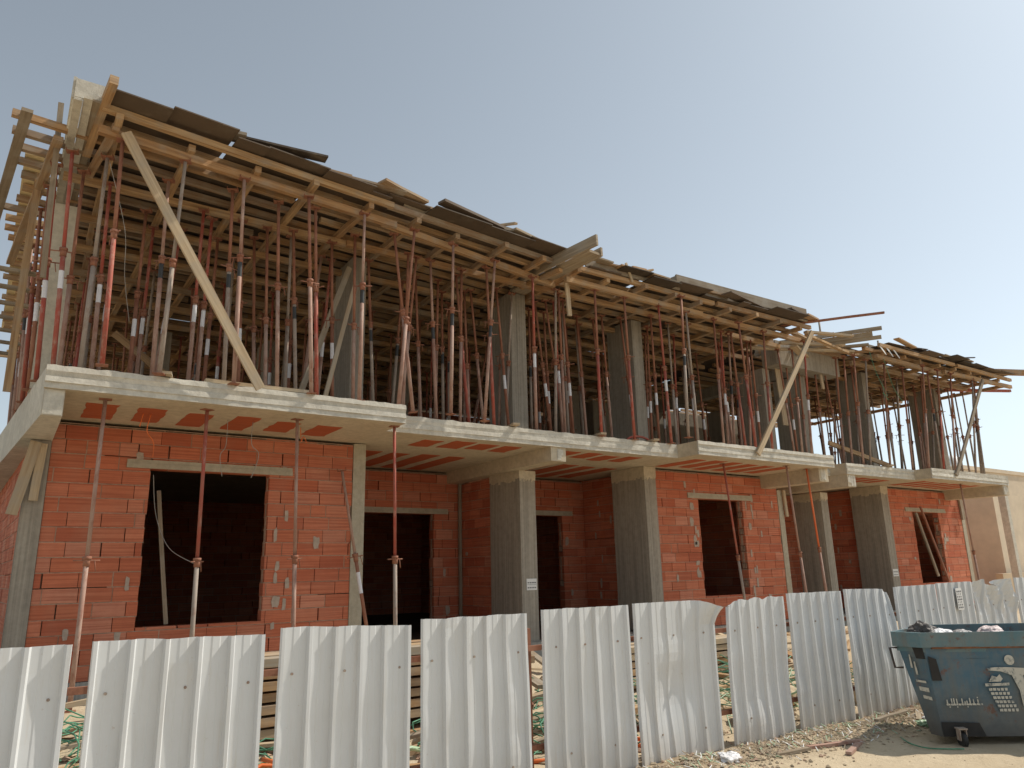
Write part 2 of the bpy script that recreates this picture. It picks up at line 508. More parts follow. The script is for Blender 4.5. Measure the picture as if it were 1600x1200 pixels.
def brick_wall(p0, p1, z0, z1, nrm, holes=(), seed=1, th=0.2, label=None, smear=6, sideholes=()):
    """block wall along p0->p1 (2D), face on that line, body on the side away from nrm"""
    rr = random.Random(seed)
    mb = MB()
    p0 = Vector((p0[0], p0[1], 0)); p1 = Vector((p1[0], p1[1], 0))
    d = p1 - p0; L = d.length; d.normalize()
    n = Vector((nrm[0], nrm[1], 0)).normalized()
    Zv = Vector((0, 0, 1))
    def bx(a0, a1, h0, h1, d0, d1, mi, tint=None):
        o = p0 + d * a0 - n * d0 + Zv * h0
        o2 = o - n * (d1 - d0)
        # orientation so that faces point outwards
        ex, ey, ez = d * (a1 - a0), n * -(d1 - d0), Zv * (h1 - h0)
        if ex.cross(ey).dot(ez) < 0:
            o = o + ex; ex = -ex
        b = len(mb.f)
        mb.obox(o, ex, ey, ez, mi, tint)
        for k in range(b, len(mb.f)):
            mb.uv[k] = [((Vector(q) - p0).dot(d) + (Vector(q) - p0).dot(n), q[2]) for q in (mb.v[i] for i in mb.f[k])]
    def clip(a0, a1, h0, h1):
        rects = [(a0, a1, h0, h1)]
        for (ha, hb, hc, hd) in holes:
            out = []
            for (a, b, c, e) in rects:
                if b <= ha or a >= hb or e <= hc or c >= hd:
                    out.append((a, b, c, e)); continue
                if a < ha: out.append((a, ha, c, e))
                if b > hb: out.append((hb, b, c, e))
                m0, m1 = max(a, ha), min(b, hb)
                if c < hc: out.append((m0, m1, c, hc))
                if e > hd: out.append((m0, m1, hd, e))
            rects = out
        return [r for r in rects if r[1] - r[0] > 0.012 and r[3] - r[2] > 0.012]
    CH, J = 0.211, 0.010
    z = z0; row = 0
    while z < z1 - 0.02:
        zt = min(z + CH, z1 + 0.001)
        a = -0.42 * (row % 2) * 0.5 - rr.uniform(0, 0.12)
        while a < L:
            bl = 0.42 + rr.uniform(-0.02, 0.02)
            if rr.random() < 0.08: bl *= rr.uniform(0.45, 0.7)
            miss = rr.random() < 0.2
            j = J * (rr.uniform(1.2, 2.6) if miss else rr.uniform(0.6, 1.7))
            b0, b1 = max(0, a), min(L, a + bl)
            if b1 - b0 > 0.02:
                t = rr.choice(TINTS); k = rr.uniform(0.93, 1.07); t = tuple(c * k for c in t)
                jit = rr.uniform(-0.003, 0.005)
                hj = rr.uniform(-.004, .022)
                for (c0, c1, e0, e1) in clip(b0, b1, z + J * 0.5 + rr.uniform(0, .004), zt - J * 0.5 - rr.uniform(0, .003)):
                    if any(abs(c0 - h[1]) < 1e-4 for h in holes) and c1 - c0 > .06: c0 += hj
                    if any(abs(c1 - h[0]) < 1e-4 for h in holes) and c1 - c0 > .06: c1 -= hj
                    bx(c0, c1, e0, e1, -jit, th, 0, t)
            if 0 < a + bl < L - 0.02 and not miss:
                for (c0, c1, e0, e1) in clip(a + bl, min(L, a + bl + j), z + J * .5, zt - J * .5):
                    bx(c0, c1, e0, e1, rr.uniform(0.004, 0.014), th - .01, 1)
            a += bl + j
        # bed joint
        seg = 0.0
        while seg < L:
            s2 = min(L, seg + rr.uniform(0.4, 1.4))
            if rr.random() > 0.03:
                for (c0, c1, e0, e1) in clip(seg, s2, zt - J * 0.62, zt + J * 0.62):
                    if e1 - e0 > 0.004:
                        bx(c0, c1, e0, e1, rr.uniform(0.003, 0.010), th - .012, 1)
            seg = s2
        z += CH; row += 1
    # core that closes deep gaps
    for (c0, c1, e0, e1) in clip(0.01, L - 0.01, z0 + .01, z1 - .03):
        bx(c0 + .006, c1 - .006, e0 + .006, e1 - .006, 0.085, th - 0.05, 2)
    # mortar smears
    for i in range(smear):
        hh = holes[0] if holes else (L * .5, L * .5, 0, 0)
        ca = rr.choice([hh[0] - rr.uniform(.12, .3), hh[1] + rr.uniform(.12, .4), rr.uniform(.2, L - .2)])
        cz = rr.uniform(z0 + .5, z1 - .3)
        wa, wz = (rr.uniform(.022, .045), rr.uniform(.08, .12)) if rr.random() < .6 else (rr.uniform(.03, .07), rr.uniform(.04, .12))
        if ca - wa < 0.02 or ca + wa > L - .02 or any(h[0] - wa < ca < h[1] + wa and h[2] - wz < cz < h[3] + wz for h in holes):
            continue
        pts = []
        for q in range(14):
            an = 2 * math.pi * q / 14
            k = rr.uniform(.75, 1.1)
            cs, sn = math.cos(an), math.sin(an)
            pts.append(p0 + d * (ca + math.copysign(abs(cs) ** .45, cs) * wa * k) + Zv * (cz + math.copysign(abs(sn) ** .45, sn) * wz * k) + n * 0.0055)
        if (pts[1] - pts[0]).cross(pts[2] - pts[0]).dot(n) < 0: pts.reverse()
        mb.slab_poly(pts, n, rr.uniform(.003, .006), 3)
    o = mb.build("brick_wall", [M["brick"], M["mortar"], M["mortar"], M["smear"]], HOUSE, (p0.x, p0.y, z0))
    if label: o["label"] = label
    return o

def lintel(x0, x1, y, z0, z1):
    mb = MB()
    mb.box((x0, y, z0), (x1, y + 0.24, z0 + (z1 - z0) * .52))
    mb.box((x0 + .003, y + 0.012, z0 + (z1 - z0) * .52), (x1 - .003, y + 0.235, z1))
    mb.build("lintel", M["lint"], HOUSE, (x0, y, z0))

def column(x0, x1, y0, y1, z0, z1, mat="colm", cap=0.0, label=None):
    """cast column: slightly bulged board-marked faces, optional paler cap pour"""
    rr = random.Random(int(x0 * 100 + z0 * 7))
    mb = MB()
    zt = z1 - cap
    # faces as strips of boards (tiny steps in depth)
    def strips(a0, a1, make):
        a = a0
        while a < a1 - 1e-4:
            b = min(a1, a + rr.uniform(.10, .19))
            if a1 - b < .06: b = a1
            make(a, b, rr.uniform(0, .007)); a = b
    strips(x0, x1, lambda a, b, o: mb.box((a, y0 - o, z0), (b, y0 + .05, zt)))
    strips(y0 + .05, y1, lambda a, b, o: mb.box((x0 - o, a, z0), (x0 + .05, b, zt)))
    mb.box((x0 + .05, y0 + .05, z0), (x1, y1, zt))
    if cap:
        mb.box((x0 - .012, y0 - .014, zt), (x1 + .006, y1, z1), 1)
        # ragged grout line running down over the older pour
        for f in range(16):
            h = rr.uniform(.015, .09)
            a = x0 + (x1 - x0) * f / 16; b = x0 + (x1 - x0) * (f + 1) / 16
            mb.box((a, y0 - .0105, zt - h), (b, y0 + .01, zt), 1)
            a = y0 + (y1 - y0) * f / 16; b = y0 + (y1 - y0) * (f + 1) / 16
            mb.box((x0 - .0095, a, zt - rr.uniform(.015, .09)), (x0 + .01, b, zt), 1)
    o = mb.build("column", [M[mat], M["soffit"]], HOUSE, (x0, y0, z0))
    if label: o["label"] = label
    return o

ZS, ZT = 3.95, 4.245          # soffit and top of the first-floor slab
def floor_slab(x0, x1, y0, y1, seed, left=False, right=False, tiles=()):
    rr = random.Random(seed)
    mb = MB()
    # body behind the rough front face
    mb.box((x0, y0 + .03, ZS), (x1, y1, ZT - .004), 1)
    prof = [(-.0, 0.0), (.004, .075), (-.012, .080), (-.006, .150), (.006, .155), (-.002, .215), (-.010, .22), (-.004, .295)]
    nx = max(4, int((x1 - x0) / .09))
    offs = [rr.uniform(-.006, .006) for _ in prof]
    rows = []
    for i in range(nx + 1):
        x = x0 + (x1 - x0) * i / nx
        col = []
        for k, (dy, dz) in enumerate(prof):
            nz = noise.noise((x * 1.6, k * 1.7, seed)) * .010 + noise.noise((x * 9, k * 3.1, seed)) * .006
            zz = ZS + dz
            if k == len(prof) - 1:
                zz += noise.noise((x * 5, 1.0, seed)) * .016 + noise.noise((x * 17, 1.0, seed)) * .010
            if k == 0:
                zz += noise.noise((x * 3, 7.0, seed)) * .004
            col.append((x, y0 + dy + offs[k] + nz, zz))
        rows.append(col)
    for i in range(nx):
        for k in range(len(prof) - 1):
            mb.face((rows[i][k], rows[i + 1][k], rows[i + 1][k + 1], rows[i][k + 1]), None, 0)
        a, b = rows[i][-1], rows[i + 1][-1]
        mb.face((a, b, (b[0], y0 + .12, ZT), (a[0], y0 + .12, ZT)), None, 0)
        a, b = rows[i][0], rows[i + 1][0]
        mb.face((b, a, (a[0], y0 + .04, ZS - .001), (b[0], y0 + .04, ZS - .001)), None, 1)
    for side, rw in ((left, rows[0]), (right, rows[-1])):
        pts = [(p[0], p[1], p[2]) for p in rw] + [(rw[0][0], y0 + .031, ZT - .004), (rw[0][0], y0 + .031, ZS)]
        mb.face(pts if side == "r" else pts[::-1], None, 0)
    o = mb.build("floor_slab", [M["edge"], M["soffit"]], HOUSE, (x0, y0, ZS))
    # bottoms of the hollow filler blocks left bare in the soffit
    for (tx, ta, tb, wd) in tiles:
        t = MB()
        pts = []
        nseg = 6
        for q in range(nseg + 1):
            pts.append((tx + rr.uniform(-.018, .018), lerp(ta, tb, q / nseg), ZS - .006))
        pts.append((tx + wd * .5, tb + rr.uniform(-.03, .05), ZS - .006))
        for q in range(nseg + 1):
            pts.append((tx + wd + rr.uniform(-.018, .018), lerp(tb, ta, q / nseg), ZS - .006))
        pts.append((tx + wd * .45, ta + rr.uniform(-.04, .04), ZS - .006))
        t.slab_poly(pts[::-1], (0, 0, -1), -.0058)
        for k in range(len(t.f)): t.tint[k] = (0.47, 0.12, 0.05)
        t.build("filler_block", M["brick"], o, (tx, ta, ZS))
    return o

# upper floor slab in its stepped lengths (tiles: x, y from, y to, width)
def tl(x0, x1, ya, yb, pitch, wd, seed):
    rr = random.Random(seed); out = []; x = x0
    while x + wd <= x1 + .01:
        out.append((x, ya + rr.uniform(-.08, .08), yb + rr.uniform(-.08, .10), wd * rr.uniform(.9, 1.08))); x += pitch
    return out
floor_slab(0.20, 5.06, 10.37, 25, 3, True, "r", tl(0.72, 4.7, 11.1, 12.05, .64, .37, 1))
floor_slab(5.06, 11.93, 11.10, 25, 4, False, False, tl(6.0, 8.4, 11.45, 12.1, .56, .42, 2) + tl(5.5, 8.3, 13.1, 15.0, .62, .40, 3)
           + tl(9.1, 11.4, 11.45, 12.1, .56, .40, 4) + tl(9.0, 12.2, 13.0, 14.9, .62, .40, 5))
floor_slab(11.93, 16.80, 10.50, 25, 5, True, "r", tl(12.4, 16.3, 11.0, 12.2, .60, .38, 6))
floor_slab(16.80, 18.30, 11.60, 25, 6, False, False, tl(17.0, 18.0, 12.0, 14.0, .6, .38, 16))
floor_slab(18.30, 21.70, 11.10, 25, 7, True, False, tl(19.0, 21.4, 11.5, 12.2, .56, .4, 7) + tl(19.4, 21.6, 13.1, 15.0, .62, .4, 8))
floor_slab(21.70, 26.45, 10.60, 25, 8, True, "r", tl(22.2, 26.0, 11.1, 12.2, .60, .38, 9))

def beam_down(x0, x1, y0, y1, z0, z1=ZS, label=None):
    mb = MB()
    mb.box((x0, y0, z0), (x1, y1, z1 - .0005), 0, None, "+z")
    rr = random.Random(int(x0 * 31))
    # rough lump of grout at the end face
    for k in range(5):
        a = rr.uniform(x0, x1 - .1)
        mb.box((a, y0 - rr.uniform(.006, .014), z0 + rr.uniform(.01, .12)), (a + rr.uniform(.06, .1), y0, z1 - rr.uniform(.005, .1)), 1)
    o = mb.build("beam", [M["soffit"], M["edge"]], HOUSE, (x0, y0, z0))
    if label: o["label"] = label
m_ = MB()
m_.slab_poly([(0.205, 10.43, 3.62), (0.43, 10.43, 3.62), (0.43, 24.9, 3.62), (-1.0, 24.9, 3.62)], (0, 0, 1), .615)
m_.box((.215, 10.418, 3.63), (.42, 10.43, 3.945), 0)
tag(m_.build("beam", [M["edge"]], HOUSE, (.2, 10.4, 3.62)), "pale deep edge beam running back along the left flank")
beam_down(8.50, 8.86, 11.13, 16.5, 3.68)
beam_down(16.45, 16.82, 10.72, 16, 3.62)
beam_down(18.32, 18.68, 11.13, 16, 3.62)
beam_down(26.05, 26.44, 10.63, 16, 3.64)
beam_down(5.10, 5.27, 12.45, 15.2, 3.86)
# ground floor slab / plinth
pl = MB(); pl.box((0.22, 12.33, -.4), (27.2, 25, 0.29)); pl.box((0.5, 12.7, .29), (26.9, 24.5, .296), 1); pl.build("plinth", [M["plinth"], M["floor_shade"]], HOUSE, (0.22, 12.33, 0))  # thin dark top sheet puts the rooms' shade into the floor colour
# front walls
YW = 12.40
brick_wall((0.43, YW), (5.02, YW), 0.29, 3.90, (0, -1), [(1.33, 3.14, 0.67, 3.00)] and [(1.76 - .43, 3.56 - .43, .97, 3.29)], 11, smear=16)
lintel(1.42, 3.94, YW - .035, 3.295, 3.425)
column(0.17, 0.425, YW - .02, 13.1, 0.29, 3.615, "colm")
column(5.025, 5.255, YW - .012, 12.72, 0.29, 3.93, "lint", 0, "pale slim column at the corner of the left bay")
brick_wall((5.24, 12.73), (5.24, 15.2), 0.29, 3.85, (1, 0), [], 12, smear=2)
brick_wall((5.26, 15.2), (8.86, 15.2), 0.29, 3.90, (0, -1), [(0.95, 8.15 - 5.26, 0.02, 2.96)], 13, smear=8)
lintel(6.0, 8.52, 15.165, 2.965, 3.085)
brick_wall((8.86, 15.19), (8.86, 13.72), 0.29, 3.66, (-1, 0), [], 14, smear=1)
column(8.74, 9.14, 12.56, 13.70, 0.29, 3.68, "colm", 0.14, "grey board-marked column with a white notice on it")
brick_wall((9.10, 15.2), (12.62, 15.2), 0.29, 3.90, (0, -1), [(1.5, 11.89 - 9.10, 0.02, 3.0)], 15, smear=8)
lintel(10.4, 12.22, 15.165, 3.005, 3.125)
brick_wall((12.62, 15.19), (12.62, 13.52), 0.29, 3.92, (-1, 0), [], 16, smear=9)
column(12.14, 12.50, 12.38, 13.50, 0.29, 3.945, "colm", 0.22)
brick_wall((12.51, 12.45), (17.06, 12.45), 0.29, 3.90, (0, -1), [(13.97 - 12.51, 15.60 - 12.51, 0.97, 3.27)], 17, smear=34)
lintel(13.60, 16.0, 12.415, 3.275, 3.405)
column(17.07, 17.27, 12.44, 12.8, 0.29, 3.60, "lint", 0, "pale slim post at the right corner of the middle bay")
brick_wall((17.2, 15.2), (22.3, 15.2), 0.29, 3.90, (0, -1), [], 18, smear=3)
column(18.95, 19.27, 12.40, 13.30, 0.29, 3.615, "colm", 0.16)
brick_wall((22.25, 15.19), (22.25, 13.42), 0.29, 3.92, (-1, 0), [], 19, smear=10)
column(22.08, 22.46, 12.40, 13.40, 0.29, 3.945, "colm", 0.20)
brick_wall((22.47, 12.45), (26.95, 12.45), 0.29, 3.90, (0, -1), [(23.85 - 22.47, 25.45 - 22.47, 1.0, 3.2)], 20, smear=16)
lintel(23.42, 25.9, 12.415, 3.205, 3.33)
column(26.96, 27.18, 12.44, 12.8, 0.29, 3.95, "lint", 0, "pale corner post at the far right end of the house")
# left flank, back and inner partitions
brick_wall((-.38, 24.6), (0.19, 13.2), 0.29, 3.90, (-1, -.05), [], 21, smear=0)
brick_wall((27.15, 12.9), (27.15, 24.6), 0.29, 3.9, (1, 0), [], 22, smear=0)
brick_wall((-.3, 24.6), (27.1, 24.6), 0.29, 3.97, (0, -1), [], 23, smear=0)
brick_wall((0.0, 24.8), (16.8, 24.8), ZT, 7.66, (0, -1), [], 24, smear=0)  # added rear wall, keeps light from behind out of the upper floor
for (lo, hi) in (((16.75, 19.62, ZT), (16.95, 24.8, 7.6)), ((16.75, 19.4, ZT), (26.6, 19.6, 7.44))):
    m_ = MB(); m_.box(lo, hi); m_.build("rear_wall", M["colm"], HOUSE, lo)
brick_wall((17.2, 12.85), (17.2, 15.2), 0.29, 3.93, (1, 0), [], 31, smear=0)
brick_wall((12.66, 15.3), (12.66, 24.5), 0.29, 3.96, (-1, 0), [], 32, smear=0)
# upper columns
for (a, b) in ((4.93, 5.19), (8.54, 8.93), (12.11, 12.44), (17.02, 17.32), (18.70, 18.97), (22.03, 22.29), (26.50, 26.80)):
    column(a, b, 12.45, 13.35, ZT - .005, 7.0 if 16 < a < 20 else 7.56, "colm", 0.0)
column(0.06, 0.37, 11.95, 12.6, ZT - .005, 7.1, "conc", 0, "pale concrete corner column of the upper floor")
for (x, y) in ((4.9, 18), (8.6, 18), (12.2, 18), (2.5, 18.5), (15, 18.4), (22, 18)):
    column(x, x + .3, y, y + .8, ZT - .005, 7.4, "colm")
rb = MB(); rb.box((17.05, 11.95, 7.02), (20.0, 12.44, 7.70)); rb.box((18.7, 12.86, 7.05), (19.0, 19, 7.38))
rb.build("roof_beam", M["colm"], HOUSE, (17.05, 11.95, 7.0))
# little open block ends along the right jambs
def jamb_ends(x, y, z0, z1, step):
    z = z0
    while z < z1:
        mb = MB()
        mb.box((x - .006, y + .03, z), (x - .0005, y + .17, z + .15), 1)  # dark backing paints the shade of the hollow cells
        for k in range(3):
            mb.box((x - .012, y + .035 + k * .045, z + .01), (x - .006, y + .063 + k * .045, z + .14), 0)
        mb.build("open_block_end", [M["mortar"], M["hole"]], HOUSE, (x, y, z))
        z += step
jamb_ends(15.60, 12.45, 1.15, 3.1, .425)
jamb_ends(25.45, 12.45, 1.2, 3.1, .425)
jamb_ends(8.15, 15.2, 1.35, 1.6, 1)
jamb_ends(11.89, 15.2, 1.25, 2.4, .85)

# ------------------------------------------------------------------ timber formwork
def timber(name, a, b, wd, ht, mat, label, cat="timber", group=None, up=(0, 0, 1), warp=None):
    a, b = Vector(a), Vector(b)
    mb = MB()
    mb.beam(a, b, wd, ht, 0, up, 0.006 if warp is None else warp, R)
    o = mb.build(name, M[mat], None, (a + b) / 2)
    return tag(o, label, cat, group)

def front_y(x):               # front edge of the deck in plan
    if x < 8.6: return 9.74 + 0.098 * x
    if x < 18: return 10.66 - 0.02 * (x - 9)
    return 10.55
ZL, ZB, ZJ, ZP = 7.45, 7.555, 7.65, 7.705     # ledgers, bearers, joists, plywood
ROWN = ORD
# joists along the facade
def spans(x0, x1, rr, mean=4.2):
    out = []; x = x0
    while x < x1 - .3:
        e = min(x1, x + mean * rr.uniform(.8, 1.15))
        if x1 - e < 1.2: e = x1
        out.append((x, e)); x = e
    return out
rr = random.Random(5)
for k in range(33):
    for part, (xa, xb) in (("left", (0.42, 8.75)), ("middle", (8.75, 16.95)), ("right", (20.35, 27.9))):
        if part == "right" and k > 24: continue
        if part == "left":
            y0 = lambda x: 9.86 + .43 * k + x * lerp(.115, .0, min(1, k / 14))
            if k >= 2: xa = R.uniform(-.62, -.47) if k < 6 else R.uniform(-.72, -.35)
        elif part == "middle":
            y0 = lambda x: 10.80 + .43 * k - 0.01 * (x - 9)
        else:
            y0 = lambda x: 10.62 + .43 * k
        if part == "right": xa = (19.7 if k < 2 else (18.5 if k < 4 else 17.6)) + R.uniform(-.3, .3)
        if part == "middle": xb = 16.95 + R.uniform(-.3, .35)
        if part == "right": xb = 27.9 + R.uniform(-.25, .4)
        if y0(xa) > 24.4: continue
        sp = spans(xa, xb, rr)
        for i, (a, b) in enumerate(sp):
            pos = "left" if i == 0 else ("right" if i == len(sp) - 1 else "middle")
            if part == "left" and pos == "left": bay = "at the left corner"
            else: bay = {"left": "above the left bay", "middle": "above the middle bay", "right": "of the far right deck"}[part]
            if k < 7:
                lab = f"joist {bay}, {ROWN[k]} row in from the deck edge, {pos} length"
                if part == "left" and pos == "left": lab = f"joist end sticking out past the left corner, {ROWN[k]} row from the deck edge"
            else:
                lab = {"left": "wooden joist deep in the shade under the left half of the deck", "middle": "wooden joist deep in the shade under the middle of the deck", "right": "wooden joist deep in the shade under the far right deck"}[part]
            zo = R.uniform(-.006, .006)
            timber("joist", (a + R.uniform(-.02, .0), y0(a), ZJ + zo), (b + (R.uniform(-.25, .25) if b < xb else 0), y0(b) + R.uniform(-.03, .03), ZJ + zo * .5), .085, .095, "timber", lab, "joist", "timber joists under the plywood deck")
# bearers across the facade
def bearer(x, y0, y1, label):
    timber("bearer", (x + R.uniform(-.05, .05), y0, ZB + R.uniform(-.004, .004)), (x + R.uniform(-.12, .12), y1, ZB), .09, .1, "timber", label, "timber beam", "timber bearers crossing under the joists")
n = 0
x = 0.62
while x < 16.9:
    fy = front_y(x) + R.uniform(.0, .28)
    bearer(x, fy, 14.2, f"wooden cross bearer reaching the deck's front edge, {ROWN[n]} from the left end")
    bearer(x + .05, 14.1, 18.6, "wooden cross bearer in the shaded middle depth of the main deck")
    bearer(x, 18.5, 24, "wooden cross bearer at the dark back of the main deck")
    n += 1; x += .93
x = 20.6; n = 0
while x < 28:
    bearer(x, 10.6 + R.uniform(0, .25), 14.6, f"wooden cross bearer of the far right deck's front, {ROWN[n]} from its left end")
    bearer(x, 14.5, 19, "wooden cross bearer in the back of the far right deck")
    n += 1; x += .95
# ledgers on the prop heads
for i, (a, b, lab) in enumerate([((0.40, 10.14), (4.95, 10.64), "long wooden ledger on the front prop heads above the left window"),
        ((4.70, 10.66), (8.95, 11.42), "long wooden ledger on the front prop heads left of the jutting planks"),
        ((8.95, 11.03), (13.1, 11.08), "long wooden ledger on the front prop heads right of the jutting planks"),
        ((12.9, 11.13), (17.0, 11.15), "long wooden ledger on the front prop heads above the middle window"),
        ((20.3, 10.95), (24.2, 10.98), "wooden ledger on the front prop heads of the far right deck, left length"),
        ((24.0, 10.86), (28.3, 10.72), "wooden ledger on the front prop heads of the far right deck, right length")]):
    timber("ledger", (*a, ZL), (*b, ZL), .09, .115, "timber", lab, "timber beam", "timber ledgers on the prop heads")
for r in range(9):
    yy = 11.75 + r * 1.3
    for (a, b) in ((0.1, 4.6), (4.5, 9.0), (8.9, 13.1), (13.0, 17.0), (20.3, 24.2), (24.1, 28.0)):
        if yy > 19 and a > 17: continue
        side = "left half" if a < 8 else ("middle" if a < 17 else "far right deck")
        lab = f"wooden ledger on the {ROWN[r+1]} row of props under the {side}, {'left' if a in (0.1, 8.9, 20.3) else 'right'} length" if r < 2 else f"wooden ledger on the hidden inner props under the {side}"
        timber("ledger", (a, yy + R.uniform(-.05, .05), ZL), (b + R.uniform(-.2, .2), yy + R.uniform(-.05, .05), ZL), .09, .11, "timber", lab, "timber beam", "timber ledgers on the prop heads")
# plywood sheets
def sheet(x0, y0, sx, sy, ang, z, label):
    mb = MB()
    mb.box((0, 0, 0), (sx, sy, .018))
    o = mb.build("plywood_sheet", M["ply"], None)
    o.location = (x0, y0, z)
    o.rotation_euler = (rad(R.uniform(-.25, .25)), rad(R.uniform(-.25, .25)), ang)
    tag(o, label, "plywood", "dark plywood sheets of the deck")
for c, x0 in enumerate([0.45, 2.55, 4.65, 6.6, 9.35, 11.75, 14.15]):
    ang = math.atan(.098) if x0 < 8.5 else -.015
    sx = 2.05 if x0 < 8.5 else 2.38
    for r in range(13):
        yf = front_y(x0) + r * 1.21 + (R.uniform(-.10, .06) if r == 0 else R.uniform(-.04, .04))
        if x0 < 8.5 and r > 0: ang = math.atan(lerp(.098, 0, min(1, r / 5)))
        if yf > 24.6: continue
        z = ZP + R.choice([0, .02, .041]) + R.uniform(0, .012)
        if r == 0:
            # narrow cut strips make the broken front edge
            xx = x0; kk = 0
            while xx < x0 + sx - .1:
                ww = min(R.uniform(.7, 1.2), x0 + sx - xx)
                sheet(xx, front_y(xx) + R.uniform(-.30, .08), ww + R.uniform(-.02, .1), 1.3, math.atan(.098) * R.uniform(.7, 1.3) if x0 < 8.5 else R.uniform(-.03, .01), ZP + R.choice([0, .03, .06, .09]) + R.uniform(0, .012),
                      f"dark plywood strip on the broken front edge of the main deck, {ROWN[min(27, c * 3 + kk)]} from the left")
                xx += ww; kk += 1
        else:
            sheet(x0 - .03, yf, sx + .16, 1.30, ang, z, "dark plywood sheet seen from below inside the main deck")
for r in range(1, 12):
    sheet(8.5, 10.75 + r * 1.21, .98, 1.3, 0, ZP + R.uniform(.05, .07), "dark plywood sheet seen from below inside the main deck")
for r in range(2, 8):
    sheet(16.3, 10.65 + r * 1.22, 1.75, 1.27, 0, ZP + .075 + R.uniform(0, .02), "dark plywood sheet seen from below inside the main deck")
sheet(18.7, 11.5, 1.9, .9, .03, ZP + .09, "dark plywood sheet closing the left end of the far right deck")
for r in range(2, 8):
    sheet(17.9 + R.uniform(-.1, .15), 10.65 + r * 1.22, 2.6, 1.27, 0, ZP + .05 + R.uniform(0, .02), "dark plywood sheet seen from below inside the far right deck")
for c, x0 in enumerate([20.4, 22.85, 25.3]):
    for r in range(7):
        if r == 0:
            for kk in range(3):
                sheet(x0 + kk * .83, 10.5 + R.uniform(-.28, .12), .92, 1.35, R.uniform(-.06, .06), ZP + R.choice([0, .03, .06, .09]) + R.uniform(0, .012), f"dark plywood strip on the far right deck's front edge, {ROWN[c*3+kk]} from left")
        else:
            sheet(x0 - .02, 10.65 + r * 1.22, 2.52, 1.27, 0, ZP + R.uniform(0, .03), "dark plywood sheet seen from below inside the far right deck")

# left corner of the formwork
for i, (xa, xb, ya, yb) in enumerate([(0.13, 0.11, 9.80, 13.6), (0.235, 0.20, 9.74, 13.3), (0.335, 0.29, 9.80, 13.4)]):
    timber("shutter_board", (xa, ya, 7.60 + .02 * i), (xb, yb, 7.60 + .02 * i), .10, .035, ["edge", "edge", "timber_old"][i] if i < 2 else "timber_old",
           f"whitewashed shutter board running back at the top left corner, {ROWN[i]} from the outside", "board", "boards at the top left corner")
up_b = MB(); up_b.box((0.08, 9.82, 7.64), (0.42, 9.86, 7.90)); up_b.box((0.05, 9.86, 7.64), (0.09, 13.5, 7.94)); up_b.box((.36, 9.87, 7.68), (.40, 12.5, 7.86))
tag(up_b.build("edge_shutter", M["edge"], None, (0.25, 9.8, 7.7)), "whitened upright edge shutter at the top left corner of the deck", "shutter")
timber("beam_timber", (0.47, 9.30, 7.70), (0.34, 11.2, 7.62), .10, .12, "timber", "stout brown timber poking up at the top left corner beside the whitewashed boards", "timber")
timber("beam_timber", (0.60, 10.05, 7.50), (0.42, 11.6, 7.50), .09, .1, "timber", "short brown timber tucked under the left corner beside the red prop", "timber")
timber("plank", (-.40, 10.45, 7.62), (-.78, 14.6, 7.58), .13, .05, "timber_old", "grey plank lying across the joist ends outside the left corner", "plank")
timber("plank", (-.02, 10.75, 7.5), (-.5, 15.8, 7.45), .12, .07, "timber", "brown timber under the joist ends along the left side", "timber")
timber("plank", (-.05, 10.95, 8.15), (0.03, 11.1, 5.6), .07, .05, "timber_old", "thin upright lath rising above the left corner of the deck", "lath", None, (0, 1, 0))
timber("plank", (-.20, 12.4, 8.0), (-.20, 12.5, 4.3), .10, .05, "timber", "brown upright timber beside the yellow shutter boards on the left side", "timber", None, (0, 1, 0))
timber("yellow_shutter", (-.27, 11.85, 7.735), (-.52, 21.5, 7.735), .26, .02, "yply", "yellow shutter board lying along the left side on the joist ends", "shutter")
for i in range(7):     # lower scaffold joist ends on the left
    yy = 12.5 + i * .75
    timber("scaffold_plank", (-.95 - .07 * i, yy, 6.15 - .02 * i), (0.25, yy + .1, 6.15 - .02 * i), .1, .05, "timber_old", f"scaffold plank end low on the left side, {ROWN[i]} from the front", "plank", "scaffold planks on the left side")

# diagonal braces and loose planks
timber("brace_plank", (2.74, 10.22, 4.20), (0.72, 10.06, 7.46), .13, .05, "timber_new", "long pale diagonal brace plank leaning over the left half of the upper floor", "brace", None, (0, 1, 0), 0.01)
timber("brace_plank", (13.78, 10.42, 4.07), (16.55, 10.48, 7.42), .13, .05, "timber_new", "long pale diagonal brace plank rising to the right over the middle bay", "brace", None, (0, 1, 0), 0.01)
timber("brace_plank", (23.0, 10.55, 4.10), (25.85, 10.55, 7.35), .12, .05, "timber_old", "grey diagonal brace plank near the far right end of the upper floor", "brace", None, (0, 1, 0), 0.01)
timber("brace_plank", (3.75, 12.0, 4.26), (4.75, 12.2, 7.2), .10, .045, "timber_old", "slim plank leaning against the first upper column, left one of two", "brace", None, (0, 1, 0))
timber("brace_plank", (4.05, 11.4, 4.26), (4.62, 11.6, 6.6), .07, .045, "timber_new", "slim plank leaning against the first upper column, right one of two", "brace", None, (0, 1, 0))
timber("brace_plank", (1.2, 14.2, 5.9), (3.4, 14.2, 4.3), .12, .05, "timber", "dim plank sloping down to the right behind the left corner props", "brace", None, (0, 1, 0))
timber("brace_plank", (18.9, 11.9, 4.95), (20.9, 11.3, 4.32), .12, .06, "timber", "rough brown timber sloping down on the slab edge between the last two bays", "timber", None, (0, 1, 0))
timber("plank", (2.05, 10.47, 4.285), (3.55, 10.46, 4.285), .12, .05, "timber_new", "pale plank lying on the slab edge at the foot of the long diagonal brace", "plank")
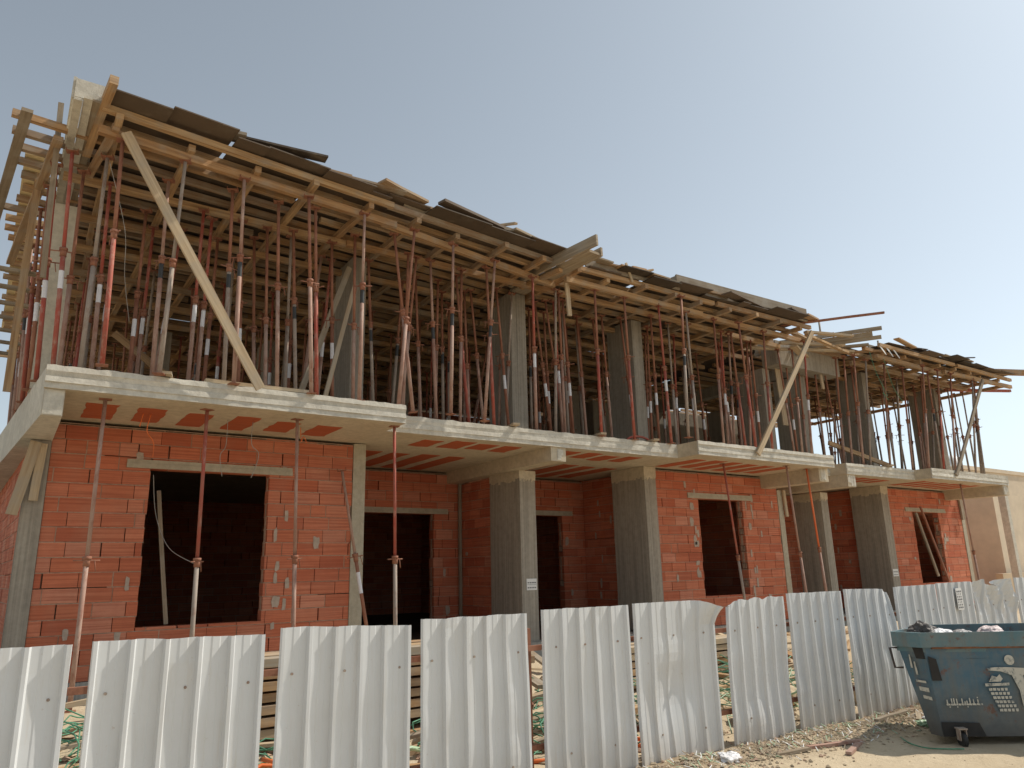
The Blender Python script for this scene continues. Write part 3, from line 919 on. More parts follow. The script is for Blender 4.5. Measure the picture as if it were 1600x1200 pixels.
for i, (x, yy, l) in enumerate([(1.52, 10.30, .5), (7.6, 11.02, .55), (9.7, 11.0, .65), (11.2, 11.03, .5), (20.3, 11.0, .5)]):
    timber("plank", (x, yy - .06, 4.28), (x + .12, yy + l, 4.285), .13, .04, "timber_new", ["short plank end poking over the left bay's slab edge", "short plank end poking over the slab edge left of the second upper column",
           "short plank end poking over the slab edge right of the second upper column", "short plank end poking over the slab edge before the middle bay", "short plank end poking over the slab edge right of the middle bay"][i], "plank")
# jutting planks in the middle
timber("plank", (8.30, 12.1, 7.60), (8.62, 9.62, 7.68), .05, .22, "timber_old", "wide grey plank jutting out over the middle of the deck edge, leftmost of the bundle", "plank", "planks jutting from the deck edge")
timber("plank", (8.60, 12.3, 7.53), (8.86, 9.95, 7.60), .34, .05, "timber_old", "flat plank underneath the bundle jutting over the deck edge", "plank", "planks jutting from the deck edge")
timber("plank", (8.80, 12.3, 7.60), (9.02, 9.95, 7.66), .05, .18, "timber_old", "wide grey plank on edge, rightmost of the jutting bundle", "plank", "planks jutting from the deck edge")
timber("plank", (8.45, 11.9, 7.46), (8.62, 10.75, 7.48), .10, .08, "timber", "short brown timber under the jutting bundle of planks", "timber", "planks jutting from the deck edge")
timber("hanging_board", (9.18, 11.22, 6.75), (9.12, 11.2, 7.5), .10, .04, "timber_new", "pale board hanging down below the jutting planks", "board", None, (0, 1, 0))
timber("hanging_board", (19.3, 12.1, 6.6), (19.2, 12.1, 7.5), .12, .04, "timber_new", "pale board hanging down left of the far right deck", "board", None, (0, 1, 0))
timber("hanging_board", (17.6, 12.3, 5.4), (17.55, 12.35, 7.3), .22, .03, "timber_new", "tall pale plywood strip standing against the fifth upper column", "board", None, (0, 1, 0))
# boards closing the deck edge further right
timber("edge_board", (12.0, 10.80, 7.96), (16.6, 10.62, 7.92), .05, .34, "timber_old", "long grey edge board standing on the deck above the middle bay", "board", None)
timber("edge_board", (12.05, 10.83, 7.95), (11.9, 12.6, 7.95), .05, .33, "timber_old", "short grey return board at the left end of the edge board", "board", None)
timber("edge_board", (9.3, 10.78, 7.80), (12.0, 10.72, 7.80), .04, .16, "timber_old", "low grey edge board on the deck right of the jutting planks", "board", None)
timber("edge_board", (5.0, 10.45, 7.78), (7.3, 10.75, 7.78), .04, .10, "timber_old", "low pale edge board on the deck left of the scrap heap", "board", None)
timber("edge_board", (20.6, 11.3, 7.86), (25.6, 11.3, 7.82), .04, .18, "timber_old", "grey edge board standing on the far right deck", "board", None)
LB = []
for i in range(24):
    x = [0.9, 1.9, 2.6, 3.4, 4.2, 4.9, 5.6, 6.3, 6.9, 7.9, 9.5, 10.1, 10.8, 11.4, 13.2, 14.1, 15.0, 15.9, 16.6, 21.2, 22.6, 23.7, 24.9, 26.2][i]
    sl = .098 if x < 8.6 else 0
    a_ = sl + R.uniform(-.20, .20)
    L_ = R.uniform(.6, 1.7)
    c_ = Vector((x, front_y(x) + R.uniform(-.06, .22), 7.825 + .015 * (i % 3) + R.uniform(0, .02)))
    d_ = Vector((math.cos(a_), math.sin(a_), R.uniform(-.022, .022))) * L_ / 2
    where = "main deck's front edge" if x < 18 else "far right deck's edge"
    timber("loose_board", c_ - d_, c_ + d_, R.uniform(.16, .30), R.uniform(.025, .05), R.choice(["timber_old", "timber_old", "ply", "timber"]), f"rough board loose on the {where}, {ORD[i if x < 18 else i - 19]} from the left", "board", "rough boards loose on the deck edges")
for i in range(7):     # scrap heap
    a = R.uniform(0, 3.1)
    c = Vector((7.25 + R.uniform(-.2, .35), 10.95 + R.uniform(-.2, .2), 7.93 + .035 * i))
    d = Vector((math.cos(a) * .33, math.sin(a) * .33, R.uniform(-.02, .16)))
    timber("scrap_stick", c - d, c + d, .07, .04, "timber_new", "short sawn timber offcut in the little heap on the deck edge", "offcut", "timber offcuts heaped on the deck")
for i in range(3):
    a = R.uniform(0, 3.1)
    c = Vector((10.95 + R.uniform(-.1, .3), 10.85, 7.98 + .035 * i))
    d = Vector((.26, R.uniform(-.1, .1), R.uniform(.0, .14)))
    timber("scrap_stick", c - d, c + d, .07, .04, "timber", "brown timber offcut lying on the deck edge left of the long edge board", "offcut", "timber offcuts by the edge board")
timber("lath", (10.55, 10.72, 7.62), (10.35, 10.68, 8.0), .05, .03, "timber_new", "pale lath leaning on the deck edge right of the jutting planks", "lath", None, (0, 1, 0))
timber("steel_stub", (14.6, 10.95, 7.75), (14.75, 10.9, 8.2), .05, .05, "p_dark", "dark steel stub poking up from the deck above the middle bay", "steel bar", None, (0, 1, 0))
timber("steel_channel", (16.2, 11.2, 7.74), (17.95, 9.3, 7.84), .07, .05, "p_rust", "rusty steel channel jutting out past the right corner of the main deck", "steel bar")
timber("form_plank", (17.4, 12.9, 7.82), (19.05, 10.0, 7.82), .06, .10, "timber_old", "upper plank of the doubled beam side jutting out between the two decks", "plank")
timber("form_plank", (17.5, 13.0, 7.60), (19.15, 10.1, 7.61), .06, .10, "timber_old", "lower plank of the doubled beam side jutting out between the two decks", "plank")
timber("form_plank", (17.47, 12.95, 7.712), (19.0, 10.25, 7.716), .02, .13, "timber_old", "thin board between the doubled planks jutting out between the two decks", "plank")
for i, (a, b) in enumerate([((16.2, 12.2, 7.40), (19.6, 11.2, 7.55)), ((16.9, 11.7, 7.52), (19.0, 11.1, 7.62)), ((17.6, 14.5, 7.45), (20.8, 13.6, 7.5)), ((17.3, 16.0, 7.4), (20.6, 15.8, 7.5)), ((17.3, 18.0, 7.5), (20.6, 18.4, 7.5))]):
    timber("plank", a, b, .10, .07, "timber_new", f"sunlit pale timber bridging the gap between the two decks, {ROWN[i]} from the front", "timber", "sunlit timbers in the gap between the decks")
for i, (a, b, w_) in enumerate([((16.9, 10.9, 7.60), (18.6, 10.6, 7.68), .12), ((17.0, 11.3, 7.70), (19.4, 11.9, 7.74), .16), ((16.7, 10.75, 7.45), (19.9, 11.35, 7.50), .10), ((18.2, 13.2, 7.76), (19.9, 10.9, 7.72), .18), ((17.2, 11.5, 7.42), (18.3, 11.9, 7.36), .2), ((18.6, 12.6, 7.66), (20.6, 10.8, 7.62), .10)]):
    timber("plank", a, b, w_, .06, ["timber_new", "timber", "timber", "timber_old", "timber_new", "timber"][i], f"plank in the muddle bridging the two decks, {ORD[i]} from the front left", "plank", "planks bridging the two decks")
timber("plank", (25.6, 11.2, 7.78), (29.6, 9.9, 7.92), .10, .20, "timber", "big brown timber running out of the picture at the far right corner of the deck", "timber")
timber("plank", (26.4, 12.0, 7.40), (29.2, 11.1, 7.50), .08, .09, "p_red", "thin red steel ledger under the far right corner", "steel bar")
timber("plank", (27.75, 10.7, 7.42), (27.9, 18.8, 7.42), .09, .1, "timber", "wooden edge ledger along the far right end of the deck", "timber beam")
timber("plank", (21.5, 10.75, 7.83), (22.6, 10.7, 7.9), .3, .02, "ply", "loose dark plywood offcut tipped up on the far right deck", "plywood")
for i, (x, yy, h, lean) in enumerate([(18.4, 11.4, .5, .0), (19.35, 11.6, .42, .02), (21.0, 11.2, .32, .0), (22.75, 11.25, .55, .0), (23.9, 11.2, .45, .03), (24.8, 11.25, .28, -.02), (26.1, 11.2, .45, .03), (27.1, 11.2, .42, .05), (27.45, 11.3, .38, .08)]):
    mb = MB(); mb.tube([(x, yy, 7.6), (x + lean, yy, 7.78 + h)], .03, 6)
    tag(mb.build("starter_bar", M["p_grey"], None, (x, yy, 7.6)), f"grey upright bar rising above the far right deck, {ROWN[i]} from the left", "steel bar", "upright bars above the far right deck")
timber("lath", (23.3, 10.7, 7.78), (25.2, 10.4, 7.98), .05, .03, "p_dark", "thin dark bar lying slanted on the far right deck", "steel bar")
for i in range(3):
    mb = MB(); x = 19.9 + i * .35
    mb.slab_poly([(x, 10.6, 7.6), (x + .2, 10.55, 7.35), (x + .27, 10.57, 7.37), (x + .08, 10.62, 7.66)], (0, -1, 0), .01)
    tag(mb.build("film_scrap", M["white"], None, (x, 10.6, 7.5)), "torn white plastic strip hanging at the left corner of the far right deck", "plastic scrap", "white plastic strips on the far deck")

# ------------------------------------------------------------------ steel props
def prop_proto(L, outer, inner, band, jh, tilt_handle):
    """parts around the local origin, standing along +z, length L"""
    parts = []
    m = MB(); m.box((-.07, -.07, 0), (.07, .07, .008)); parts.append(("base_plate", m, "p_rust"))
    m = MB(); m.tube([(0, 0, .008), (0, 0, jh)], .031, 10); parts.append(("outer_tube", m, outer))
    m = MB(); m.tube([(0, 0, jh - .02), (0, 0, L - .008)], .0245, 8)
    parts.append(("inner_tube", m, inner))
    m = MB(); m.tube([(0, 0, jh - .10), (0, 0, jh + .02)], .041, 10); m.tube([(0, 0, jh - .02), (0, 0, jh + .02)], .052, 8)
    parts.append(("collar", m, "p_rust"))
    ca, sa = math.cos(tilt_handle), math.sin(tilt_handle)
    m = MB(); m.tube([(-.15 * ca, -.15 * sa, jh - .03), (.15 * ca, .15 * sa, jh - .028)], .0085, 6)
    m.tube([(.09 * ca, .09 * sa, jh - .03), (.11 * ca, .11 * sa, jh - .16)], .007, 6)
    parts.append(("pin_handle", m, "p_rust"))
    m = MB(); m.box((-.075, -.06, L - .008), (.075, .06, L)); m.box((-.075, -.06, L), (-.069, .06, L + .035)); m.box((.069, -.06, L), (.075, .06, L + .035))
    parts.append(("head_plate", m, "p_rust"))
    if band:
        z0, z1, mt = band
        m = MB(); m.tube([(0, 0, z0), (0, 0, z1)], .0322 if z1 < jh else .0262, 10, 0, False)
        parts.append(("paint_band", m, mt))
    return [(n_, m_.build(n_, M[mt_]), mt_) for n_, m_, mt_ in parts]

PROTOS = {}
def protos_for(L):
    V = [("p_dusty", "p_rust", None, 1.75, .3), ("p_dusty", "p_red", (1.25, 1.52, "b_white"), 1.65, 1.2), ("p_red", "p_rust", None, 1.8, 2.0), ("p_grey", "p_rust", (1.55, 1.76, "b_black"), 1.9, .9),
         ("p_dusty", "p_dusty", (1.58, 1.80, "b_black"), 1.9, 2.6), ("p_red", "p_red", (1.15, 1.40, "b_white"), 1.7, .1), ("p_grey", "p_grey", None, 1.6, 1.6), ("p_rust", "p_rust", (1.0, 1.28, "b_white"), 1.72, 2.2),
         ("p_dusty", "p_rust", None, 1.5, .7)]
    return V
L0 = 3.12
protos = []
for v in protos_for(L0):
    protos.append(prop_proto(L0, *v))
WORD = {0: "dusty pink", 1: "dusty pink white-banded", 2: "dull red", 3: "grey-brown black-banded", 4: "dusty black-banded", 5: "red white-banded", 6: "grey-brown", 7: "rusty white-banded", 8: "dusty pink low-collared"}
used = set()
def place_prop(base, top, kind, label, group, parts=None, L=L0, name="steel_prop"):
    b, t = Vector(base), Vector(top)
    d = t - b
    e = empty(name, b, label, "prop", group)
    q = Vector((0, 0, 1)).rotation_difference(d.normalized())
    e.rotation_mode = 'QUATERNION'
    e.rotation_quaternion = q @ Matrix.Rotation(R.uniform(-.5, .5), 4, 'Z').to_quaternion()
    e.scale = (1, 1, d.length / L)
    src = parts or protos[kind]
    key = id(src)
    for (nm, ob, mt) in src:
        if key not in used:
            c = ob
        else:
            c = ob.copy(); COL.objects.link(c)
        c.parent = e; c.location = (0, 0, 0)
    used.add(key)
    return e

# front props: x at the foot, y, x at the head
FP = [(0.57, 10.76, 0.58, 6), (0.75, 11.5, 0.7, 1), (0.77, 10.15, 0.7, 2), (1.45, 10.95, 1.41, 4), (1.46, 12.75, 1.48, 1), (1.44, 10.26, 1.51, 6), (2.37, 10.78, 2.28, 3), (2.4, 10.32, 2.34, 4), (2.21, 11.88, 2.23, 1), (2.77, 15.27, 2.61, 2), (3.13, 10.76, 2.98, 0), (3.19, 12.23, 3.01, 8), (3.7, 11.63, 3.5, 3), (3.51, 10.35, 3.33, 0), (3.7, 10.66, 3.54, 2), (4.37, 11.77, 4.23, 7), (4.3, 10.45, 4.29, 4), (4.52, 11.24, 4.46, 8), (5.28, 12.12, 5.09, 3), (5.41, 10.82, 5.02, 0), (5.0, 10.53, 5.25, 8), (6.22, 11.5, 6.09, 4), (6.04, 10.66, 6.11, 4), (6.78, 11.62, 6.82, 0), (7.12, 11.86, 6.86, 2), (7.32, 11.29, 7.18, 2), (6.85, 10.88, 7.14, 4), (8.48, 12.92, 8.61, 0), (8.48, 14.15, 9.13, 8), (8.12, 12.14, 8.38, 6), (8.23, 11.21, 8.23, 1), (9.25, 12.77, 9.26, 3), (9.69, 12.15, 9.25, 2), (9.26, 11.62, 9.23, 0), (10.08, 12.53, 10.05, 6), (9.78, 12.77, 9.66, 7), (9.75, 11.07, 9.78, 2), (11.09, 12.23, 10.97, 0), (10.98, 13.09, 10.88, 6), (10.66, 11.08, 10.62, 2), (12.02, 11.7, 12.01, 7), (11.72, 11.05, 11.66, 5), (11.5, 10.36, 11.66, 3), (12.55, 11.03, 12.52, 6), (13.43, 11.06, 13.5, 0), (14.77, 11.5, 14.65, 2), (14.36, 10.9, 14.21, 2), (16.33, 13.18, 16.09, 8), (15.21, 11.08, 15.35, 2), (17.72, 12.11, 17.68, 7), (17.26, 11.88, 17.05, 0), (18.41, 12.3, 18.52, 8), (17.29, 11.68, 17.35, 0), (16.75, 11.05, 17.0, 1), (19.81, 12.12, 19.44, 0), (19.08, 11.39, 19.35, 8), (19.23, 11.16, 19.48, 0), (19.73, 11.25, 20.24, 6), (20.64, 11.2, 21.13, 0), (21.8, 11.17, 22.07, 8), (23.14, 10.99, 23.2, 3), (21.89, 10.75, 22.42, 0), (22.68, 10.72, 23.35, 2), (23.44, 10.76, 24.16, 0), (24.86, 10.83, 25.71, 6)]
COLX = [0.2, 5.05, 8.7, 12.3, 17.15, 18.85, 22.15, 26.6]
ZN = ["left of first upper column", "between first and second upper columns", "between second and third upper columns",
      "between third and fourth upper columns", "between fourth and fifth upper columns", "between fifth and sixth upper columns", "between sixth and last upper columns", "right of last upper column"]
def zone(x):
    z = 0
    for i, c in enumerate(COLX):
        if x >= c: z = i
    return z
cnt = {}
for (xb, y, xt, k) in sorted(FP, key=lambda t: t[0] / t[1]):
    zi = zone(xb + (0.0 if y < 12 else 0))
    c = cnt.get(zi, 0); cnt[zi] = c + 1
    lean = "leaning " if abs(xt - xb) > .18 else ""
    place_prop((xb, y, ZT), (xt, y + R.uniform(-.03, .03), ZL - .058), k, f"{lean}{WORD[k]} prop, {ORD[c]} from left, {ZN[zi]}", "steel props along the front of the upper floor")
for i in range(44):
    x = 0.9 + i * .385 if i < 42 else R.uniform(17.5, 19)
    y = R.uniform(11.5, 13.0)
    if any(abs(x - c) < .3 for c in COLX): x += .45
    dx = R.choice([0, 0, R.uniform(-.35, .35)])
    place_prop((x, y, ZT), (x + dx, y + R.uniform(-.2, .2), ZL - .056), R.choice([0, 1, 3, 6, 7, 8, 4]), "steel prop of the crowded rows just behind the front ones, under the main deck", "steel props just behind the front row")
for i in range(14):
    x = 20.4 + i * .52; y = R.uniform(11.6, 13.6)
    if any(abs(x - c) < .35 for c in COLX): x += .5
    dx = R.choice([0, R.uniform(-.1, .5), R.uniform(.1, .4)])
    place_prop((x, y, ZT), (x + dx, y + R.uniform(-.2, .2), ZL - .056), R.choice([0, 3, 6, 6, 8]), "steel prop of the crowded rows just behind the front ones, under the far right deck", "steel props just behind the front row")
# far right end cluster
for i, (x, y, dx, k) in enumerate([(25.3, 11.4, .25, 6), (25.9, 11.1, .35, 3), (26.25, 11.9, .1, 6), (26.6, 13.6, .2, 6), (26.9, 15.0, -.15, 7), (26.3, 16.5, .2, 6), (25.0, 15.5, .3, 6), (24.2, 14.2, .25, 7), (23.3, 14.0, .3, 6), (26.1, 12.9, .4, 6), (24.6, 13.0, .35, 6), (25.5, 14.2, -.2, 3), (25.6, 10.9, .5, 6), (26.3, 11.3, .25, 3), (25.1, 12.2, .45, 6), (26.7, 12.3, .1, 6)]):
    place_prop((x, y, ZT), (x + dx, y + R.uniform(-.2, .2), ZL - .058), k, f"thin steel prop against the bright sky at the far right end, {ORD[i]} of that cluster", "steel props at the far right end")
# left flank
for i, (x, y, dx, k) in enumerate([(0.28, 10.9, -.12, 5), (0.36, 11.35, -.02, 8), (0.12, 11.4, -.12, 5), (0.05, 12.0, -.1, 7), (0.0, 12.9, -.12, 2), (-.02, 13.6, -.1, 1), (-.04, 14.6, -.15, 4), (-.06, 15.6, -.1, 7), (-.1, 16.8, -.1, 0), (-.15, 18.2, -.12, 8), (.22, 13.3, -.05, 7), (.2, 14.4, 0, 1), (.12, 16, 0, 0), (.1, 17.5, 0, 3)]):
    place_prop((x, y, ZT), (x + dx, y + R.uniform(-.1, .1), ZL - .058), k, f"{WORD[k]} prop along the upper left flank, {ORD[i]} from the front", "steel props along the left flank")
# rows deep inside
for r_ in range(7):
    y = 13.35 + r_ * 1.35
    nx = 15
    for i in range(nx):
        x = 0.75 + i * 1.12 + R.uniform(-.15, .15)
        if x > 17 or any(abs(x - c) < .35 and y < 13.7 for c in COLX): continue
        dx = R.uniform(-.08, .08)
        place_prop((x, y + R.uniform(-.12, .12), ZT), (x + dx, y, ZL - .055), R.choice([0, 1, 2, 3, 5, 6, 7, 8]), "steel prop in the dark inner rows under the main deck, behind the front ones", "steel props deep inside under the main deck")
    if r_ < 5:
        for i in range(5):
            x = 20.6 + i * 1.35 + R.uniform(-.15, .15)
            place_prop((x, y + .3 + R.uniform(-.12, .12), ZT), (x + R.uniform(-.1, .1), y + .3, ZL - .055), R.choice([0, 3, 6, 7, 8]), "steel prop in the inner rows under the far right deck, behind its front ones", "steel props inside under the far right deck")
# tall props on the ground under the slab
gp = [prop_proto(3.75, "p_dusty", "p_dusty", None, 1.75, .2), prop_proto(3.75, "p_grey", "p_red", None, 1.72, .4)]
for nm, base, top, kk, lab in [("a", (0.90, 10.72, gz(.9, 10.7)), (0.90, 10.72, ZS - .003), 0, "tall dusty ground prop under the left bay's slab, left of the big window"),
        ("b", (2.22, 10.76, gz(2.2, 10.7)), (2.17, 10.76, ZS - .003), 1, "tall red-topped steel prop in front of the big dark window"),
        ("c", (3.60, 10.84, gz(3.6, 10.8)), (3.48, 10.84, ZS - .003), 0, "tall pinkish steel prop just right of the big dark window"),
        ("d", (5.07, 10.62, gz(5, 10.7)), (5.00, 10.66, ZS - .003), 1, "tall red steel prop at the right corner of the left bay's slab"),
        ("e", (13.95, 11.25, gz(13.9, 11.2)), (13.58, 11.25, ZS - .003), 1, "tall steel prop in front of the middle bay's window"),
        ("f", (15.6, 10.83, gz(15.6, 10.8)), (15.33, 10.83, ZS - .003), 0, "tall slim steel prop in front of the grey column right of the middle bay"),
        ("h", (24.45, 11.06, gz(24, 11)), (24.26, 11.06, ZS - .003), 0, "tall steel prop right of the last bay's window")]:
    place_prop(base, top, 0, lab, "tall steel props under the first-floor slab", gp[kk], 3.75)
op = prop_proto(3.75, "p_dusty", "p_orange", None, 1.85, .4)
place_prop((16.55, 10.95, gz(16.5, 10.9)), (16.30, 10.95, ZS - .003), 0, "steel prop with a bright orange upper tube before the grey column", "tall steel props under the first-floor slab", op, 3.75)
sp = prop_proto(2.75, "p_rust", "p_dusty", (.95, 1.25, "b_white"), 1.5, .4)
place_prop((5.30, 12.0, .25), (4.76, 12.25, 3.42), 0, "short leaning rusty prop with a white band beside the left bay's corner column", None, sp, 2.75)
# planks inside window openings and by walls
timber("plank", (1.95, 12.75, 3.0), (2.2, 12.6, .99), .06, .04, "timber_old", "pale thin lath leaning inside the big dark window", "lath", None, (0, 1, 0))
timber("plank", (23.9, 12.2, 3.35), (24.75, 12.1, 1.05), .06, .05, "p_rust", "thin rusty bar leaning across the last bay's window", "steel bar", None, (0, 1, 0))
timber("plank", (24.25, 12.55, 3.2), (24.75, 12.4, 1.2), .09, .05, "timber_old", "grey plank leaning inside the last bay's window", "plank", None, (0, 1, 0))
timber("plank", (0.235, 12.30, 3.58), (0.06, 12.25, 2.55), .14, .035, "timber_new", "pale board leaning on the left corner column, longer one", "board", None, (0, 1, 0))
timber("plank", (0.325, 12.31, 3.56), (0.29, 12.30, 2.75), .11, .035, "timber_new", "pale board against the left corner column, shorter one", "board", None, (0, 1, 0))
timber("plank", (8.80, 15.10, .3), (8.80, 15.12, 3.75), .07, .05, "timber_old", "thin upright lath in the corner left of the board-marked column", "lath", None, (0, 1, 0))
timber("plank", (17.32, 12.38, 2.9), (17.28, 12.38, 3.6), .10, .04, "timber_new", "short pale board nailed on the slim post right of the middle bay", "board", None, (0, 1, 0))
timber("plank", (26.92, 12.36, 3.0), (26.9, 12.36, 3.75), .18, .05, "timber_old", "short grey board on the far right corner post", "board", None, (0, 1, 0))
pr = MB(); pr.box((0, 0, 0), (.36, .004, .30))
for k in range(2):
    for q in range(4):
        pr.box((.03 + q * .08, -.002, .05 + k * .13), (.09 + q * .08, -.0005, .08 + k * .13), 1)
pr.box((.02, -.002, .145), (.34, -.0005, .152), 1)
o = pr.build("paper_notice", [M["paper"], M["ink"]], None); o.location = (8.85, 12.546, 1.27); o.scale = (.7, 1, .75)
tag(o, "white printed notice stuck on the front of the board-marked column", "notice")
o2 = o.copy(); COL.objects.link(o2); o2.location = (22.12, 12.387, 1.25); o2.scale = (.8, 1, .7)
tag(o2, "white printed notice stuck on the grey column left of the last bay", "notice")

# wires hanging from the soffit
def wire(name, pts, r, mat, label, group=None):
    mb = MB()
    P = [Vector(p) for p in pts]; out = []
    for i in range(len(P) - 1):
        p0, p1, p2, p3 = P[max(0, i - 1)], P[i], P[i + 1], P[min(len(P) - 1, i + 2)]
        for q in range(6):
            t = q / 6
            out.append(.5 * ((2 * p1) + (-p0 + p2) * t + (2 * p0 - 5 * p1 + 4 * p2 - p3) * t * t + (-p0 + 3 * p1 - 3 * p2 + p3) * t ** 3))
    out.append(P[-1])
    mb.tube(out, r, 6, 0)
    return tag(mb.build(name, M[mat], None, P[0]), label, "cable", group)
wire("cable", [(1.55, 11.4, 3.94), (1.52, 11.42, 3.7), (1.63, 11.5, 3.55), (1.64, 11.5, 3.35)], .007, "orange", "orange cable dangling from the soffit left of the big window, long end")
wire("cable", [(1.45, 11.4, 3.94), (1.42, 11.42, 3.75)], .007, "orange", "orange cable stub dangling from the soffit left of the big window")
wire("cable", [(3.72, 11.4, 3.94), (3.74, 11.4, 3.72), (3.78, 11.42, 3.8), (3.83, 11.4, 3.70)], .007, "orange", "orange cable stub dangling above the third ground prop")
wire("cable", [(2.58, 11.3, 3.94), (2.58, 11.3, 3.55), (2.52, 11.35, 3.4), (2.58, 11.4, 3.1)], .005, "wire", "thin grey wire dangling before the big window, left one")
wire("cable", [(2.95, 11.3, 3.94), (2.95, 11.3, 3.6), (3.08, 11.35, 3.45), (3.0, 11.4, 3.1)], .005, "wire", "thin grey wire dangling before the big window, right one")
wire("cable", [(1.80, 12.38, 3.2), (1.88, 12.35, 2.6), (2.02, 11.9, 2.1), (2.18, 10.9, 1.85)], .005, "wire", "thin pale wire looping from the big window to the prop")
wire("cable", [(0.60, 10.5, 7.2), (0.9, 10.8, 6.4), (0.98, 11.0, 5.8), (1.12, 11.2, 5.2)], .004, "wire", "thin wire hanging among the left corner props")
wire("cable", [(19.9, 10.9, 7.5), (20.1, 10.9, 6.9), (20.5, 10.9, 6.3), (20.3, 10.9, 6.35), (20.7, 11, 6.2)], .008, "green", "green cord dangling below the far right deck")
wire("cable", [(20.6, 10.9, 7.4), (20.9, 10.9, 6.6), (21.3, 10.9, 6.2)], .008, "green", "second green cord dangling below the far right deck")
mb = MB()
pp = [(11.0 + .35 * math.cos(t * .4), 11.3, 4.25 + .13 * abs(math.sin(t * .4))) for t in range(9)]
mb.tube(pp, .025, 6); tag(mb.build("red_hose", M["p_red"], None, pp[0]), "red hose loop lying on the slab edge before the middle bay", "hose")

# ------------------------------------------------------------------ fence
FENCE = [(-.62, .40, 1.31, 1.30, "n"), (.50, 1.47, 1.31, 1.30, "n"), (1.56, 2.49, 1.32, 1.305, "n"), (2.59, 3.52, 1.33, 1.32, "n"), (3.66, 4.59, 1.345, 1.34, "n"), (4.66, 5.66, 1.35, 1.35, "crease"),
         (5.83, 6.73, 1.34, 1.355, "torn"), (6.83, 7.75, 1.36, 1.36, "n"), (7.84, 8.84, 1.365, 1.36, "bentr"), (8.89, 9.80, 1.365, 1.375, "n"), (9.86, 10.72, 1.375, 1.39, "n"), (10.80, 11.9, 1.41, 1.40, "crush"), (12.05, 13.0, 1.39, 1.4, "n")]
FL = ["white ribbed fence sheet at the left edge of the picture", "white ribbed fence sheet below the big dark window", "white ribbed fence sheet below the left bay's corner column", "white ribbed fence sheet below the first recessed doorway",
      "white ribbed fence sheet right of the board-marked column", "dented white fence sheet with a buckled middle and a curled top right corner", "white fence sheet with a torn ragged top, below the middle window", "white ribbed fence sheet right of the torn one",
      "white fence sheet with a bent rounded top right corner, left of the bin", "white ribbed fence sheet just behind the left end of the bin", "white fence sheet behind the bin with a printed sticker", "crushed white fence sheet with a crumpled top behind the bin", "white fence sheet at the right edge of the picture"]
